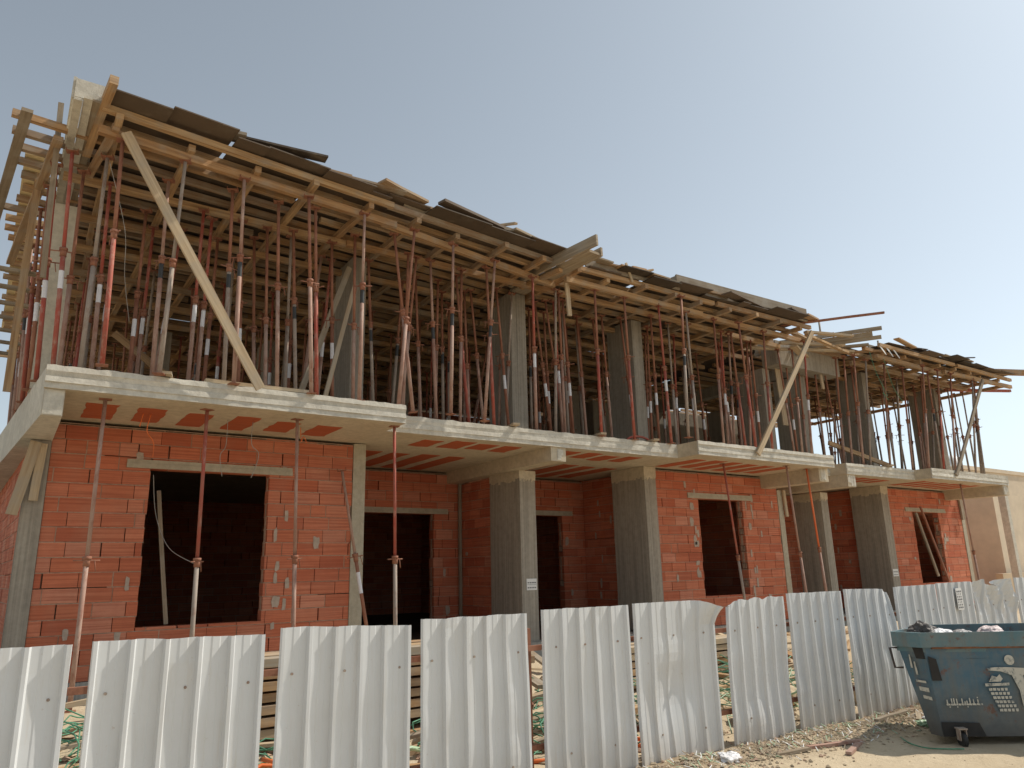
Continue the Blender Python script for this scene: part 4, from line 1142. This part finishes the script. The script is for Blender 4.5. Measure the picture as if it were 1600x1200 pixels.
def fence_panel(i, x0, x1, h0, h1, mode):
    rr = random.Random(40 + i)
    W = x1 - x0
    n = 5; pit = (W - .035) / n
    prof = []                       # (u, depth towards the street)
    D = .030
    tilt = rr.uniform(-.012, .012); dip = rr.uniform(-.012, .012)
    for k in range(n + 1):
        c = .0175 + k * pit
        if k == 0: prof += [(0, 0.0), (.004, D), (.024, D), (.034, 0)]
        elif k == n: prof += [(c - .022, 0), (c - .010, D), (c + .012, D), (c + .0175, 0)]
        else: prof += [(c - .022, 0), (c - .010, D), (c + .010, D), (c + .022, 0)]
        if k < n:
            a, b = c + .022, c + pit - .022
            prof += [(lerp(a, b, .3), 0), (lerp(a, b, .36), .003), (lerp(a, b, .64), .003), (lerp(a, b, .7), 0)]
    rows = 18
    pts = []
    for r in range(rows + 1):
        t = r / rows
        line = []
        for (u, dd) in prof:
            x = x0 + u; h = lerp(h0, h1, u / W)
            z = lerp(.03, h, t)
            y = 5.0 - dd
            # gentle buckles
            x += tilt * t; z += dip * t * (u / W - .5) * 2
            y += noise.noise((x * 1.3, t * 1.6, i * 3.3)) * .012 - .008 * max(0, noise.noise((x * 3.1, t * 3.3, i * 1.7 + 40)) - .25) * 4 + noise.noise((x * 4.2, t * 3.0, i)) * .006
            uu = u / W
            if mode == "crease":
                k = math.exp(-((t - .42 - .3 * (uu - .5)) / .20) ** 2) * math.exp(-((uu - .42) / .25) ** 2)
                y += .035 * k
                y += dd * .75 * math.exp(-((uu - .5) / .22) ** 2) * (1 - .4 * abs(t - .5))   # ribs flattened
                if uu > .72 and t > .84:
                    q = (uu - .72) / .28 * (t - .84) / .16
                    y -= .10 * q; z -= .075 * q * q; x += .04 * q
            if mode == "torn":
                if t > .93: z += noise.noise((x * 8, 2.0, 1.0)) * .03 - .015
                if uu < .22: z -= .06 * (1 - uu / .22) * t ** 6; x += .03 * (1 - uu / .22) * t ** 4
                y += .03 * math.exp(-((t - .35) / .3) ** 2) * uu
                y += dd * .5 * math.exp(-((uu - .55) / .25) ** 2) * t
            if mode == "bentr" and uu > .6:
                q = (uu - .6) / .4
                z -= .055 * q ** 3 * t ** 8
                y += .09 * q * q * t ** 4
            if mode == "crush" and t > .62:
                q = (t - .62) / .38
                z -= .09 * q * (.5 + .5 * math.sin(x * 9)) + .03 * q * abs(noise.noise((x * 7, 1, 1)))
                y += .09 * q * math.sin(x * 17 + t * 13) * (.4 + uu)
            if r == rows and mode == "n":
                z += noise.noise((x * 6, 5, i)) * .006
            if r == 0:
                z += noise.noise((x * 3, 8, i)) * .02
            line.append((x, y, z))
        pts.append(line)
    mb = MB()
    for r in range(rows):
        for c in range(len(prof) - 1):
            mb.face((pts[r][c], pts[r][c + 1], pts[r + 1][c + 1], pts[r + 1][c]), None, 0)
            b = [(p[0], p[1] + .0025, p[2]) for p in (pts[r][c], pts[r + 1][c], pts[r + 1][c + 1], pts[r][c + 1])]
            mb.face(b, None, 0)
    c = len(prof) - 1
    for r in range(rows):      # edge thickness
        for cc, fl in ((0, 1), (c, 0)):
            a, b = pts[r][cc], pts[r + 1][cc]
            q = [a, b, (b[0], b[1] + .0025, b[2]), (a[0], a[1] + .0025, a[2])]
            mb.face(q if fl else q[::-1], None, 0)
    for k in range(c):
        a, b = pts[rows][k], pts[rows][k + 1]
        mb.face([a, b, (b[0], b[1] + .0025, b[2]), (a[0], a[1] + .0025, a[2])], None, 0)
    o = mb.build("fence_sheet", M["sheet"], None, (x0, 5.0, 0))
    tag(o, FL[i], "fence panel", "white corrugated fence sheets along the street")
    # screws
    for (uu, t) in ((.12, .80), (.50, .78), (.90, .80), (.3, .22), (.8, .20)):
        uu += rr.uniform(-.04, .04)
        x = x0 + uu * W
        rowi = int(t * rows)
        best = min(range(len(prof)), key=lambda q: abs(prof[q][0] - uu * W))
        p = pts[rowi][best]
        s = MB(); s.tube([(p[0], p[1] + .002, p[2]), (p[0], p[1] - .006, p[2])], .009, 7)
        s.build("screw", M["p_grey"], o, p)
    return o
PLOC_FIX = {}
for i, a in enumerate(FENCE):
    o = fence_panel(i, *a)
# fix screw parents: panel origin is its location
for o in list(COL.objects):
    if o.name.startswith("screw") and o.parent:
        o.location = o.location - o.parent.location
for (x, lab) in ((-.2, "leftmost"), (3.59, "middle left"), (6.78, "middle"), (9.84, "middle right"), (12.0, "rightmost")):
    mb = MB(); mb.box((x - .025, 5.09, -.3), (x + .025, 5.13, 1.2))
    tag(mb.build("fence_post", M["p_rust"], None, (x, 5.06, 0)), f"rusty square steel fence post behind the sheets, {lab} one", "fence post", "rusty fence posts")
for z, lab in ((1.03, "upper"), (.30, "lower")):
    mb = MB(); mb.box((-1.2, 5.055, z), (13.2, 5.085, z + .04))
    tag(mb.build("fence_rail", M["p_rust"], None, (6, 5.02, z)), f"{lab} rusty steel rail behind the white fence sheets", "fence rail", "rusty fence rails")
timber("steel_stake", (3.62, 5.55, .0), (3.68, 5.2, .62), .04, .04, "p_rust", "rusty slanted stake seen in the gap right of the first doorway's sheet", "stake", None, (0, 1, 0))
mb = MB(); mb.box((0, 0, 0), (.15, .003, .27))
for k in range(7):
    for q in range(3):
        mb.box((.015 + q * .043, -.0015, .02 + k * .033), (.045 + q * .043 - (k % 3) * .008, -.0004, .04 + k * .033), 1)
o = mb.build("sticker", [M["paper"], M["ink"]], None); o.location = (10.27, 4.960, 1.04); tag(o, "white sticker printed with dark lines on the fence behind the bin", "sticker")

# ------------------------------------------------------------------ bin
e1 = Vector((.79, -.61, 0)).normalized(); e2 = Vector((.61, .79, 0)).normalized()
BO = Vector((7.44, 3.93, 0))
BIN = empty("rubbish_bin", BO, "dented blue steel rubbish bin on castors full of bags beside the fence", "bin")
def bp(a, d, z):                      # along the front, depth, height
    return BO + e1 * a + e2 * d + Vector((0, 0, z))
LEN = 1.75
lowp = [bp(0.02, .01, .07), bp(LEN - .15, 0, .07), bp(LEN - .15, .62, .07), bp(.30, .62, .07), bp(-.03, .14, .07)]
topp = [bp(-.03, .02, .90), bp(LEN, 0, .90), bp(LEN, .95, .90), bp(.45, .95, .90), bp(-.20, .22, .90)]
mb = MB()
N = 12
for i in range(5):
    j = (i + 1) % 5
    for k in range(N):
        for q in range(8):
            def pt(s, t):
                a = lowp[i].lerp(lowp[j], s); b = topp[i].lerp(topp[j], s)
                p = a.lerp(b, t)
                nrm = (lowp[j] - lowp[i]).cross(Vector((0, 0, 1))).normalized()
                return p + nrm * (noise.noise((p.x * 3, p.y * 3, p.z * 3)) * .032 * (math.sin(math.pi * s) ** .5 if 0 < s < 1 else 0) * math.sin(math.pi * t))
            mb.face((pt(k / N, q / 8), pt((k + 1) / N, q / 8), pt((k + 1) / N, (q + 1) / 8), pt(k / N, (q + 1) / 8)), None, 0)
mb.face(lowp[::-1], None, 0)
mb.face([p.lerp(q, .82) for p, q in zip(lowp, topp)], None, 1)  # dark sheet painted as the shade down inside the bin
mb.build("body", [M["bin"], M["hole"]], BIN, BO)
mb = MB()
outr = [p + (p - bp(.8, .45, .9)).normalized() * .045 for p in topp]
for i in range(5):
    j = (i + 1) % 5
    a, b = outr[i], outr[j]; ia, ib = topp[i], topp[j]
    z0, z1 = Vector((0, 0, -.045)), Vector((0, 0, .09))
    mb.face((a + z0, b + z0, b + z1, a + z1)); mb.face((a + z1, b + z1, ib + z1, ia + z1)); mb.face((ib + z1, ib + z0 * 2, ia + z0 * 2, ia + z1)); mb.face((b + z0, a + z0, ia + z0, ib + z0))
mb.build("rim", M["rim"], BIN, BO)
mb = MB(); mb.obox(bp(.03, -.006, .842), e1 * (LEN - .1), e2 * .02, Vector((0, 0, .016)))
mb.build("rust_seam", M["binrust"], BIN, BO)
def fp(a, z, off=-.006):              # point on the sloping front
    t = (z - .07) / .83
    p = bp(0.02, .01, .07).lerp(bp(-.03, .02, .90), t) + e1 * a
    return p - e2 * (.012 - off * 0) + e2 * off
def decal(poly, name="painted_mark", mat="decal", par=BIN, off=-.012):
    m_ = MB()
    P = [fp(a, z, off) for a, z in poly]
    if (P[1] - P[0]).cross(P[2] - P[0]).dot(-e2) < 0: P.reverse()
    m_.slab_poly(P, -e2, .002)
    return m_
def circ(a, z, r, n=14): return [(a + r * math.cos(2 * math.pi * k / n), z + r * math.sin(2 * math.pi * k / n)) for k in range(n)]
def marks(name, polys, mat="decal"):
    M_ = MB()
    for pl_ in polys:
        d_ = decal(pl_)
        b = len(M_.v)
        M_.v += d_.v; M_.f += [tuple(q + b for q in f) for f in d_.f]; M_.uv += d_.uv; M_.mi += d_.mi; M_.tint += d_.tint; M_.sm += d_.sm
    return M_.build(name, M[mat], BIN, BO)
# litter-man emblem: head, arm, trunk, wastebasket
ax = .47
polys = [circ(ax + .27, .735, .045), [(ax + .05, .665), (ax + .12, .672), (ax + .22, .672), (ax + .44, .66), (ax + .44, .62), (ax + .36, .60), (ax + .36, .33), (ax + .30, .33), (ax + .30, .47), (ax + .26, .60), (ax + .17, .635), (ax + .06, .645)],
         [(ax + .04, .545), (ax + .08, .60), (ax + .12, .585), (ax + .15, .61), (ax + .17, .57), (ax + .145, .545)], [(ax + .0, .505), (ax + .22, .512), (ax + .22, .535), (ax + .0, .53)]]
for k in range(6):
    z = .49 - k * .036; s = k * .011
    polys += [[(ax + .025 + s + q * .036, z - .024), (ax + .053 + s + q * .034, z - .024), (ax + .053 + s + q * .035, z), (ax + .023 + s + q * .036, z)] for q in range(5)]
marks("litter_emblem", polys)
# script under it, worn
rr = random.Random(3); polys = []
a = .08
while a < .40:
    wd = rr.uniform(.012, .035); h = rr.uniform(.018, .055)
    polys.append([(a, .345), (a + wd, .342), (a + wd, .357), (a, .360)])
    if rr.random() < .75: polys.append([(a + wd * .3, .355), (a + wd * .3 + .011, .355), (a + wd * .3 + .010, .355 + h), (a + wd * .3 + .001, .355 + h)])
    if rr.random() < .45: polys.append(circ(a + wd * .5, .33 if rr.random() < .5 else .41, .006, 6))
    a += wd + rr.uniform(-.004, .006)
marks("lettering", polys)
def left_pt(s, z):
    t = (z - .07) / .83
    p = lowp[4].lerp(topp[4], t).lerp(lowp[0].lerp(topp[0], t), s)
    n_ = (lowp[0] - lowp[4]).cross(Vector((0, 0, 1))).normalized()
    return p + n_ * .004, n_
def lmarks(name, polys, mat, th=.002):
    m_ = MB()
    for poly in polys:
        P = [left_pt(s, z)[0] for s, z in poly]; n_ = left_pt(.5, .5)[1]
        if (P[1] - P[0]).cross(P[2] - P[0]).dot(n_) < 0: P.reverse()
        m_.slab_poly(P, n_, th)
    return m_.build(name, M[mat], BIN, BO)
lmarks("side_mark", [[(.25, .66), (.33, .78), (.37, .78), (.33, .66)], [(.40, .60), (.48, .60), (.50, .72), (.44, .72)], [(.30, .535), (.75, .53), (.75, .55), (.30, .555)], [(.33, .46), (.80, .45), (.80, .49), (.33, .495)], [(.40, .39), (.85, .38), (.85, .41), (.40, .42)]], "decal")
lmarks("lifting_slot", [[(.60, .75), (.95, .75), (.93, .86), (.56, .86)]], "hole", .004)  # slot's inner shade painted as a dark plate
m_ = MB(); m_.slab_poly([fp(.0, .56), fp(.09, .56), fp(.075, .75), fp(.005, .78)], -e2, .003)
m_.build("lifting_slot", M["hole"], BIN, BO)  # front slot, its shade also a flat dark plate
m_ = MB()
h0 = bp(-.21, .2, .84); h1 = bp(-.18, .18, .66)
hd = (e1 * -.06)
m_.tube([h0, h0 + hd * 1.1, h1 + hd * 1.3, h1], .011, 6)
m_.build("handle", M["p_dark"], BIN, BO)
for i, (a, d) in enumerate(((.15, -.07), (LEN - .35, -.05), (.38, .55), (LEN - .35, .55))):
    c = bp(a, d, .075)
    fk = MB()
    for sgn in (-1, 1): fk.obox(c + e1 * (sgn * .028 - .004) - e2 * .035 + Vector((0, 0, -.02)), e1 * .008, e2 * .07, Vector((0, 0, .10)))
    fk.obox(c - e1 * .04 - e2 * .04 + Vector((0, 0, .075)), e1 * .08, e2 * .08, Vector((0, 0, .012)))
    f_ = fk.build("castor", M["p_grey"], BIN, c)
    t = MB(); cc = c + Vector((0, 0, -.012))
    t.tube([cc - e1 * .02, cc + e1 * .02], .066, 16)
    ty = t.build("tyre", M["black"], f_, cc)
m_ = MB()    # near-black sheet painted as the shade inside the castor pocket
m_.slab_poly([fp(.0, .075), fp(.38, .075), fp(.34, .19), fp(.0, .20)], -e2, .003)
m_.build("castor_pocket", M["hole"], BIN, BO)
def blob(name, c, r, sc, mat, label, cat, seed, amp=.35, freq=3.0):
    import bmesh
    bm = bmesh.new()
    bmesh.ops.create_icosphere(bm, subdivisions=4, radius=1)
    for v in bm.verts:
        p = v.co.copy()
        k = 1 + amp * noise.noise(p * freq * .5 + Vector((seed, 0, 0))) + amp * .55 * abs(noise.noise(p * freq + Vector((0, seed, 0)))) + amp * .25 * noise.noise(p * freq * 2.6 + Vector((0, 0, seed)))
        v.co = Vector((p.x * sc[0], p.y * sc[1], p.z * sc[2])) * (k * r)
    me = bpy.data.meshes.new(name); bm.to_mesh(me); bm.free()
    me.materials.append(M[mat])
    o = bpy.data.objects.new(name, me); COL.objects.link(o); o.location = c
    return tag(o, label, cat)
blob("rubbish_bag", bp(.13, .35, .94), .15, (1.0, .8, .75), "bag_d", "dark rubbish bundle heaped at the left end of the bin", "rubbish bag", 1.3)
blob("rubbish_bag", bp(.30, .30, .93), .11, (1.25, .8, .6), "bag_w", "crumpled white plastic bag beside the dark bag in the bin", "rubbish bag", 4.3)
blob("rubbish_bag", bp(.50, .35, .92), .12, (1.4, .8, .5), "bag", "dark flattened rubbish in the middle of the bin", "rubbish bag", 8.3)
blob("rubbish_bag", bp(.80, .38, .92), .15, (1.3, .8, .55), "bag_p", "pale pinkish bag bulging above the rim at the right", "rubbish bag", 12.3)
blob("rubbish_bag", bp(1.3, .4, .86), .2, (1.3, .9, .4), "bag", "grey rubbish bag near the right edge of the picture in the bin", "rubbish bag", 15.1)

# ------------------------------------------------------------------ debris
def plank_on(name, x, y, ang, L, wd, th, mat, label, cat="plank", group=None, z=None, tilt=0.0):
    d = Vector((math.cos(ang), math.sin(ang), math.sin(tilt)))
    c = Vector((x, y, (gz(x, y) + th * .6) if z is None else z))
    return timber(name, c - d * L / 2, c + d * L / 2, wd, th, mat, label, cat, group)
# lumber stack behind the fence, planks laid along the facade
for lvl in range(7):
    for q in range(3):
        L = R.uniform(2.6, 3.4)
        plank_on("stacked_plank", 3.35 + R.uniform(-.2, .2), 7.3 + q * .24 + R.uniform(-.03, .03), R.uniform(-.03, .03), L, .2, .075, R.choice(["timber", "timber_new", "timber_new"]),
                 f"plank in the lumber stack behind the fence, {ORD[lvl]} layer from the bottom, {['front', 'middle', 'back'][q]} one", "plank", "planks of the lumber stack", .28 + lvl * .10)
for lvl in range(5):
    for q in range(2):
        plank_on("stacked_plank", 8.0 + R.uniform(-.4, .4), 7.6 + q * .25, R.uniform(-.06, .06), 3.6, .2, .07, R.choice(["timber", "timber_new"]),
                 f"plank in the low lumber pile behind the torn sheet, {ORD[lvl]} layer up, {['front', 'back'][q]}", "plank", "planks of the low lumber pile", .26 + lvl * .09)
POS = [(1.55, 6.4), (1.8, 7.6), (1.9, 6.9), (1.5, 5.9), (2.1, 8.2), (.45, 5.9), (.55, 6.8), (.7, 7.7), (3.2, 6.1), (5.0, 6.6), (5.4, 7.2), (6.9, 6.3), (7.6, 6.6), (9.2, 6.4), (6.3, 7.4), (8.6, 6.1)]
for i, (x, y) in enumerate(POS):
    plank_on("loose_plank", x, y, R.uniform(-.7, .9), R.uniform(.7, 1.5), R.uniform(.07, .14), .04, R.choice(["timber", "timber_new", "timber_old"]),
             "loose plank end among the rubble glimpsed through the fence gaps", "plank", "loose planks in the rubble behind the fence", None, R.uniform(-.05, .2))
for gi, g in enumerate((.092, .302, .508, .718, .924, 1.16, 1.355, 1.56)):
    for y in (6.0, 6.5, 7.1, 7.9, 8.9, 9.9):
        yy = y; x = g * yy
        plank_on("loose_plank", x + R.uniform(-.05, .05), yy, R.uniform(-.45, .45) + (1.3 if R.random() < .3 and y > 6.2 else 0), R.uniform(.5, 1.2), R.uniform(.06, .15), R.uniform(.025, .06), R.choice(["timber", "timber_new", "timber_old", "timber_new"]),
             "loose plank end among the rubble glimpsed through the fence gaps", "plank", "loose planks in the rubble behind the fence", gz(x, yy) + R.uniform(.03, .22), R.uniform(-.15, .25))
def tangle(name, c, n, r, mat, rad_, label, cat, seed, flat=.35):
    rr = random.Random(seed); mb = MB()
    for q in range(n):
        pts = []; p = Vector((rr.uniform(-r, r), rr.uniform(-r, r), rr.uniform(0, r * flat)))
        a = rr.uniform(0, 6.28)
        for k in range(9):
            pts.append(p.copy()); a += rr.uniform(-.9, .9)
            p = p + Vector((math.cos(a), math.sin(a), 0)) * r * .28
            p.y = max(p.y, 5.25 - c[1]); p.z = max(.01, p.z + rr.uniform(-.09, .10) * r * 1.6); 
        mb.tube([q_ + Vector(c) for q_ in pts], rad_, 5)
    return tag(mb.build(name, M[mat], None, c), label, cat)
for i, (x, y, m_, lab) in enumerate([(.75, 8.0, "green", "green strapping strewn far back behind the leftmost gap"), (4.35, 6.1, "green", "green strapping in the gap right of the first doorway's sheet"), (7.2, 6.15, "pgreen", "pale green film strips in the gap left of the torn sheet"), (9.6, 6.2, "green", "green strapping in the gap left of the bent sheet"), (.5, 6.2, "green", "tangle of green strapping behind the gap beside the leftmost sheet"), (1.65, 6.6, "green", "tangle of green strapping behind the gap right of the window's sheet"), (4.9, 7.2, "green", "tangle of green strapping left of the buckled sheet"),
        (6.0, 6.9, "green", "tangle of green strapping behind the torn sheet"), (8.3, 6.9, "green", "tangle of green strapping behind the bent sheet"), (2.7, 8.8, "green", "tangle of green strapping by the plinth behind the lumber stack")]):
    tangle("strapping_tangle", (x, y, gz(x, y)), 24, .55, m_, .0065, lab, "strapping", 50 + i, .5)
tangle("conduit_coil", (.55, 5.75, gz(.5, 5.7)), 5, .5, "orange", .016, "orange conduit snaking behind the gap beside the leftmost sheet", "conduit", 71)
tangle("conduit_coil", (2.75, 5.75, gz(2.7, 5.7)), 8, .45, "orange", .016, "orange conduit coiled behind the gap under the first doorway", "conduit", 72)
tangle("conduit_coil", (4.75, 5.55, gz(4.7, 5.5)), 4, .4, "orange", .02, "red conduit behind the gap left of the buckled sheet", "conduit", 73)
tangle("film_heap", (1.7, 5.7, gz(1.7, 5.7)), 16, .5, "pgreen", .02, "pale green plastic film heap behind the gap right of the window's sheet", "plastic film", 74)
for i, (x, y, r) in enumerate([(3.6, 6.6, .2), (2.6, 6.3, .22), (5.2, 6.2, .16), (7.9, 6.0, .2), (6.9, 5.7, .16), (.7, 5.5, .15), (9.0, 5.6, .2)]):
    blob("rubble_block", (x, y, gz(x, y) + r * .3), r, (1.2, .9, .7), "stone", "pale rubble lump on the sand behind the fence", "rubble", 20 + i * 3.1, .3, 2.0)["group"] = "rubble lumps behind the fence"
# verge in front of the fence
mb = MB(); rr = random.Random(9)
def pebble(x, y, r, mi=0):
    z = gz(x, y) + r * .3
    P = [(x + r * rr.uniform(.7, 1.2) * sx, y + r * rr.uniform(.7, 1.2) * sy, z + r * rr.uniform(.4, .8) * sz) for sx, sy, sz in ((1, 0, 0), (0, 1, 0), (-1, 0, 0), (0, -1, 0), (0, 0, 1), (0, 0, -1))]
    for a, b, c in ((0, 1, 4), (1, 2, 4), (2, 3, 4), (3, 0, 4), (1, 0, 5), (2, 1, 5), (3, 2, 5), (0, 3, 5)):
        mb.face((P[a], P[b], P[c]), None, mi)
for q in range(6500):
    x = rr.uniform(3.5, 12.5); y = rr.gauss(4.68, .22)
    if y > 5.6 or y < 3.6: continue
    pebble(x, y, rr.choice([.005, .006, .007, .009, .012, .017, .024]) * rr.uniform(.7, 1.2), rr.choice([0, 0, 0, 1, 2]))
for q in range(2600):
    x = rr.uniform(.0, 12.0); y = rr.uniform(5.1, 9.0)
    pebble(x, y, rr.choice([.01, .015, .02, .035, .05]), rr.choice([0, 0, 1]))
for q in range(500):
    x = rr.uniform(3.5, 10); y = rr.uniform(2.2, 4.6)
    pebble(x, y, rr.choice([.004, .006, .009]), 0)
tag(mb.build("gravel", [M["stone"], M["mortar"], M["timber_old"]], None, (6, 4.7, 0)), "loose stones and chips scattered along the foot of the fence", "gravel", None, "stuff")
mb = MB()
for q in range(900):      # straw, splinters and shreds
    x = rr.gauss(7.2, 1.8); y = rr.gauss(4.66, .16)
    if y > 5: continue
    a = rr.uniform(0, 3.14); l = rr.uniform(.02, .09); z = gz(x, y) + .008
    mb.beam((x, y, z), (x + math.cos(a) * l, y + math.sin(a) * l, z + rr.uniform(0, .03)), .007, .004, rr.choice([0, 0, 0, 1, 2]))
tag(mb.build("splinters", [M["timber_old"], M["paper"], M["pgreen"]], None, (7, 4.7, 0)), "splinters, straw and paper shreds along the foot of the fence", "litter", None, "stuff")
for i, (x, y, a, L, lab) in enumerate([(6.55, 4.45, -.25, .62, "reddish broken stick on the sand before the torn fence sheet, upper one"), (6.62, 4.30, .35, .5, "reddish broken stick on the sand before the torn fence sheet, lower one"), (6.0, 4.5, -.1, .4, "short pale stick on the sand below the buckled sheet"),
        (8.0, 4.72, .1, .7, "grey plank scrap at the foot of the fence left of the bin"), (8.3, 4.6, .5, .5, "dark slanted plank scrap at the foot of the bent sheet")]):
    plank_on("wood_scrap", x, y, a, L, .05, .025, "p_dusty" if i < 2 else "timber_old", lab, "wood scrap")
for i, (x, y, s, m_, lab) in enumerate([(8.35, 4.45, .10, "bag_w", "crumpled white plastic scrap between the fence and the bin"), (8.7, 4.55, .11, "pgreen", "crumpled pale green plastic scrap beside the bin"), (8.05, 4.4, .07, "pgreen", "small green plastic scrap on the sand left of the bin"), (5.3, 4.62, .08, "bag_w", "white paper scrap below the buckled fence sheet"), (9.0, 4.75, .13, "bag_w", "white plastic bag scrap behind the bin's left end")]):
    blob("plastic_scrap", (x, y, gz(x, y) + s * .25), s, (1.2, 1, .45), m_, lab, "plastic scrap", 60 + i * 2.7, .6, 4)
wire("cord", [(7.35, 4.28, gz(7.35, 4.28) + .01), (7.2, 4.1, .02), (7.15, 3.9, .02), (7.35, 3.7, .02)], .006, "green", "thin green cord lying on the sand in the bin's shadow")

# ------------------------------------------------------------------ neighbours beyond
def neighbour(name, x0, x1, y0, y1, h, mat, label, wins=(), parapet=True):
    e = empty(name, ((x0 + x1) / 2, (y0 + y1) / 2, 0), label, "building")
    mb = MB(); mb.box((x0, y0, -.3), (x1, y1, h)); mb.build("wall", M[mat], e, (x0, y0, 0))
    mb = MB()
    if not parapet: mb.box((x0 + .002, y0 + .002, h), (x1 - .002, y1 - .002, h + .12))
    else: mb.box((x0 - .08, y0 - .08, h), (x1 + .08, y0 + .15, h + .25)); 
    if parapet: mb.box((x0 - .08, y0 + .15, h), (x0 + .15, y1, h + .25)); mb.box((x1 - .15, y0 + .15, h), (x1 + .08, y1, h + .25))
    mb.build("parapet", M[mat], e, (x0, y0, h))
    for (a, z, w_, hh) in wins:
        mb = MB(); mb.box((x0 - .03, a - .08, z - .08), (x0 - .002, a + w_ + .08, z + hh + .08)); f = mb.build("window", M["white"], e, (x0, a, z))
        mb = MB(); mb.box((x0 - .036, a, z), (x0 - .031, a + w_, z + hh)); mb.build("pane", M["glass"], f, (x0, a, z))
    return e
neighbour("neighbour_house", 46, 58, 15.5, 21.5, 4.7, "beige", "low tan neighbour house at the far right beyond the fence", [(16.6, 1.6, 1.2, 1.4)])
neighbour("neighbour_house", 50, 64, 22.5, 36, 7.3, "cream", "taller cream neighbour house showing behind the far right props", [(24, 5.0, 1.2, 1.3), (28, 5.0, 1.2, 1.3), (24, 1.4, 1.2, 1.4)])
ann = neighbour("neighbour_house", 33, 41, 13.9, 19.5, 4.25, "cream", "pale cream annexe right behind the house's far right corner", [], False)
mb = MB(); mb.box((32.96, 15.35, 1.25), (32.998, 16.6, 4.0)); f_ = mb.build("recess_panel", M["beige"], ann, (33, 15.35, 1.25))
for k in range(3):
    mb = MB(); mb.box((32.93, 15.45, 1.4 + k * .85), (32.958, 16.5, 2.1 + k * .85)); mb.build("shutter", M["lint"], f_, (33, 15.45, 1.4 + k * .85))
mb = MB(); mb.box((31.5, 13.4, -.2), (75, 13.65, 1.15)); tag(mb.build("boundary_wall", M["beige"], None, (31.5, 13.4, 0)), "low beige boundary wall beyond the far right end of the house", "wall")
mb = MB(); mb.box((30.42, 12.4, -.2), (30.66, 12.64, 4.05)); tag(mb.build("white_pole", M["edge"], None, (30.5, 12.5, 0)), "slim white upright post at the right edge beyond the house", "post")
for i, (x, y, h) in enumerate([(52, 24, 1.2), (53.2, 24.5, 1.0)]):
    mb = MB(); mb.tube([(x, y, 7.3), (x, y, 7.3 + h * .8)], .55, 14); mb.tube([(x, y, 7.3 + h * .8), (x, y, 7.3 + h)], [.55, .2], 14)
    tag(mb.build("water_tank", M["white"], None, (x, y, 7.3)), f"white roof water tank on the cream neighbour house, {['left', 'right'][i]} one", "water tank")
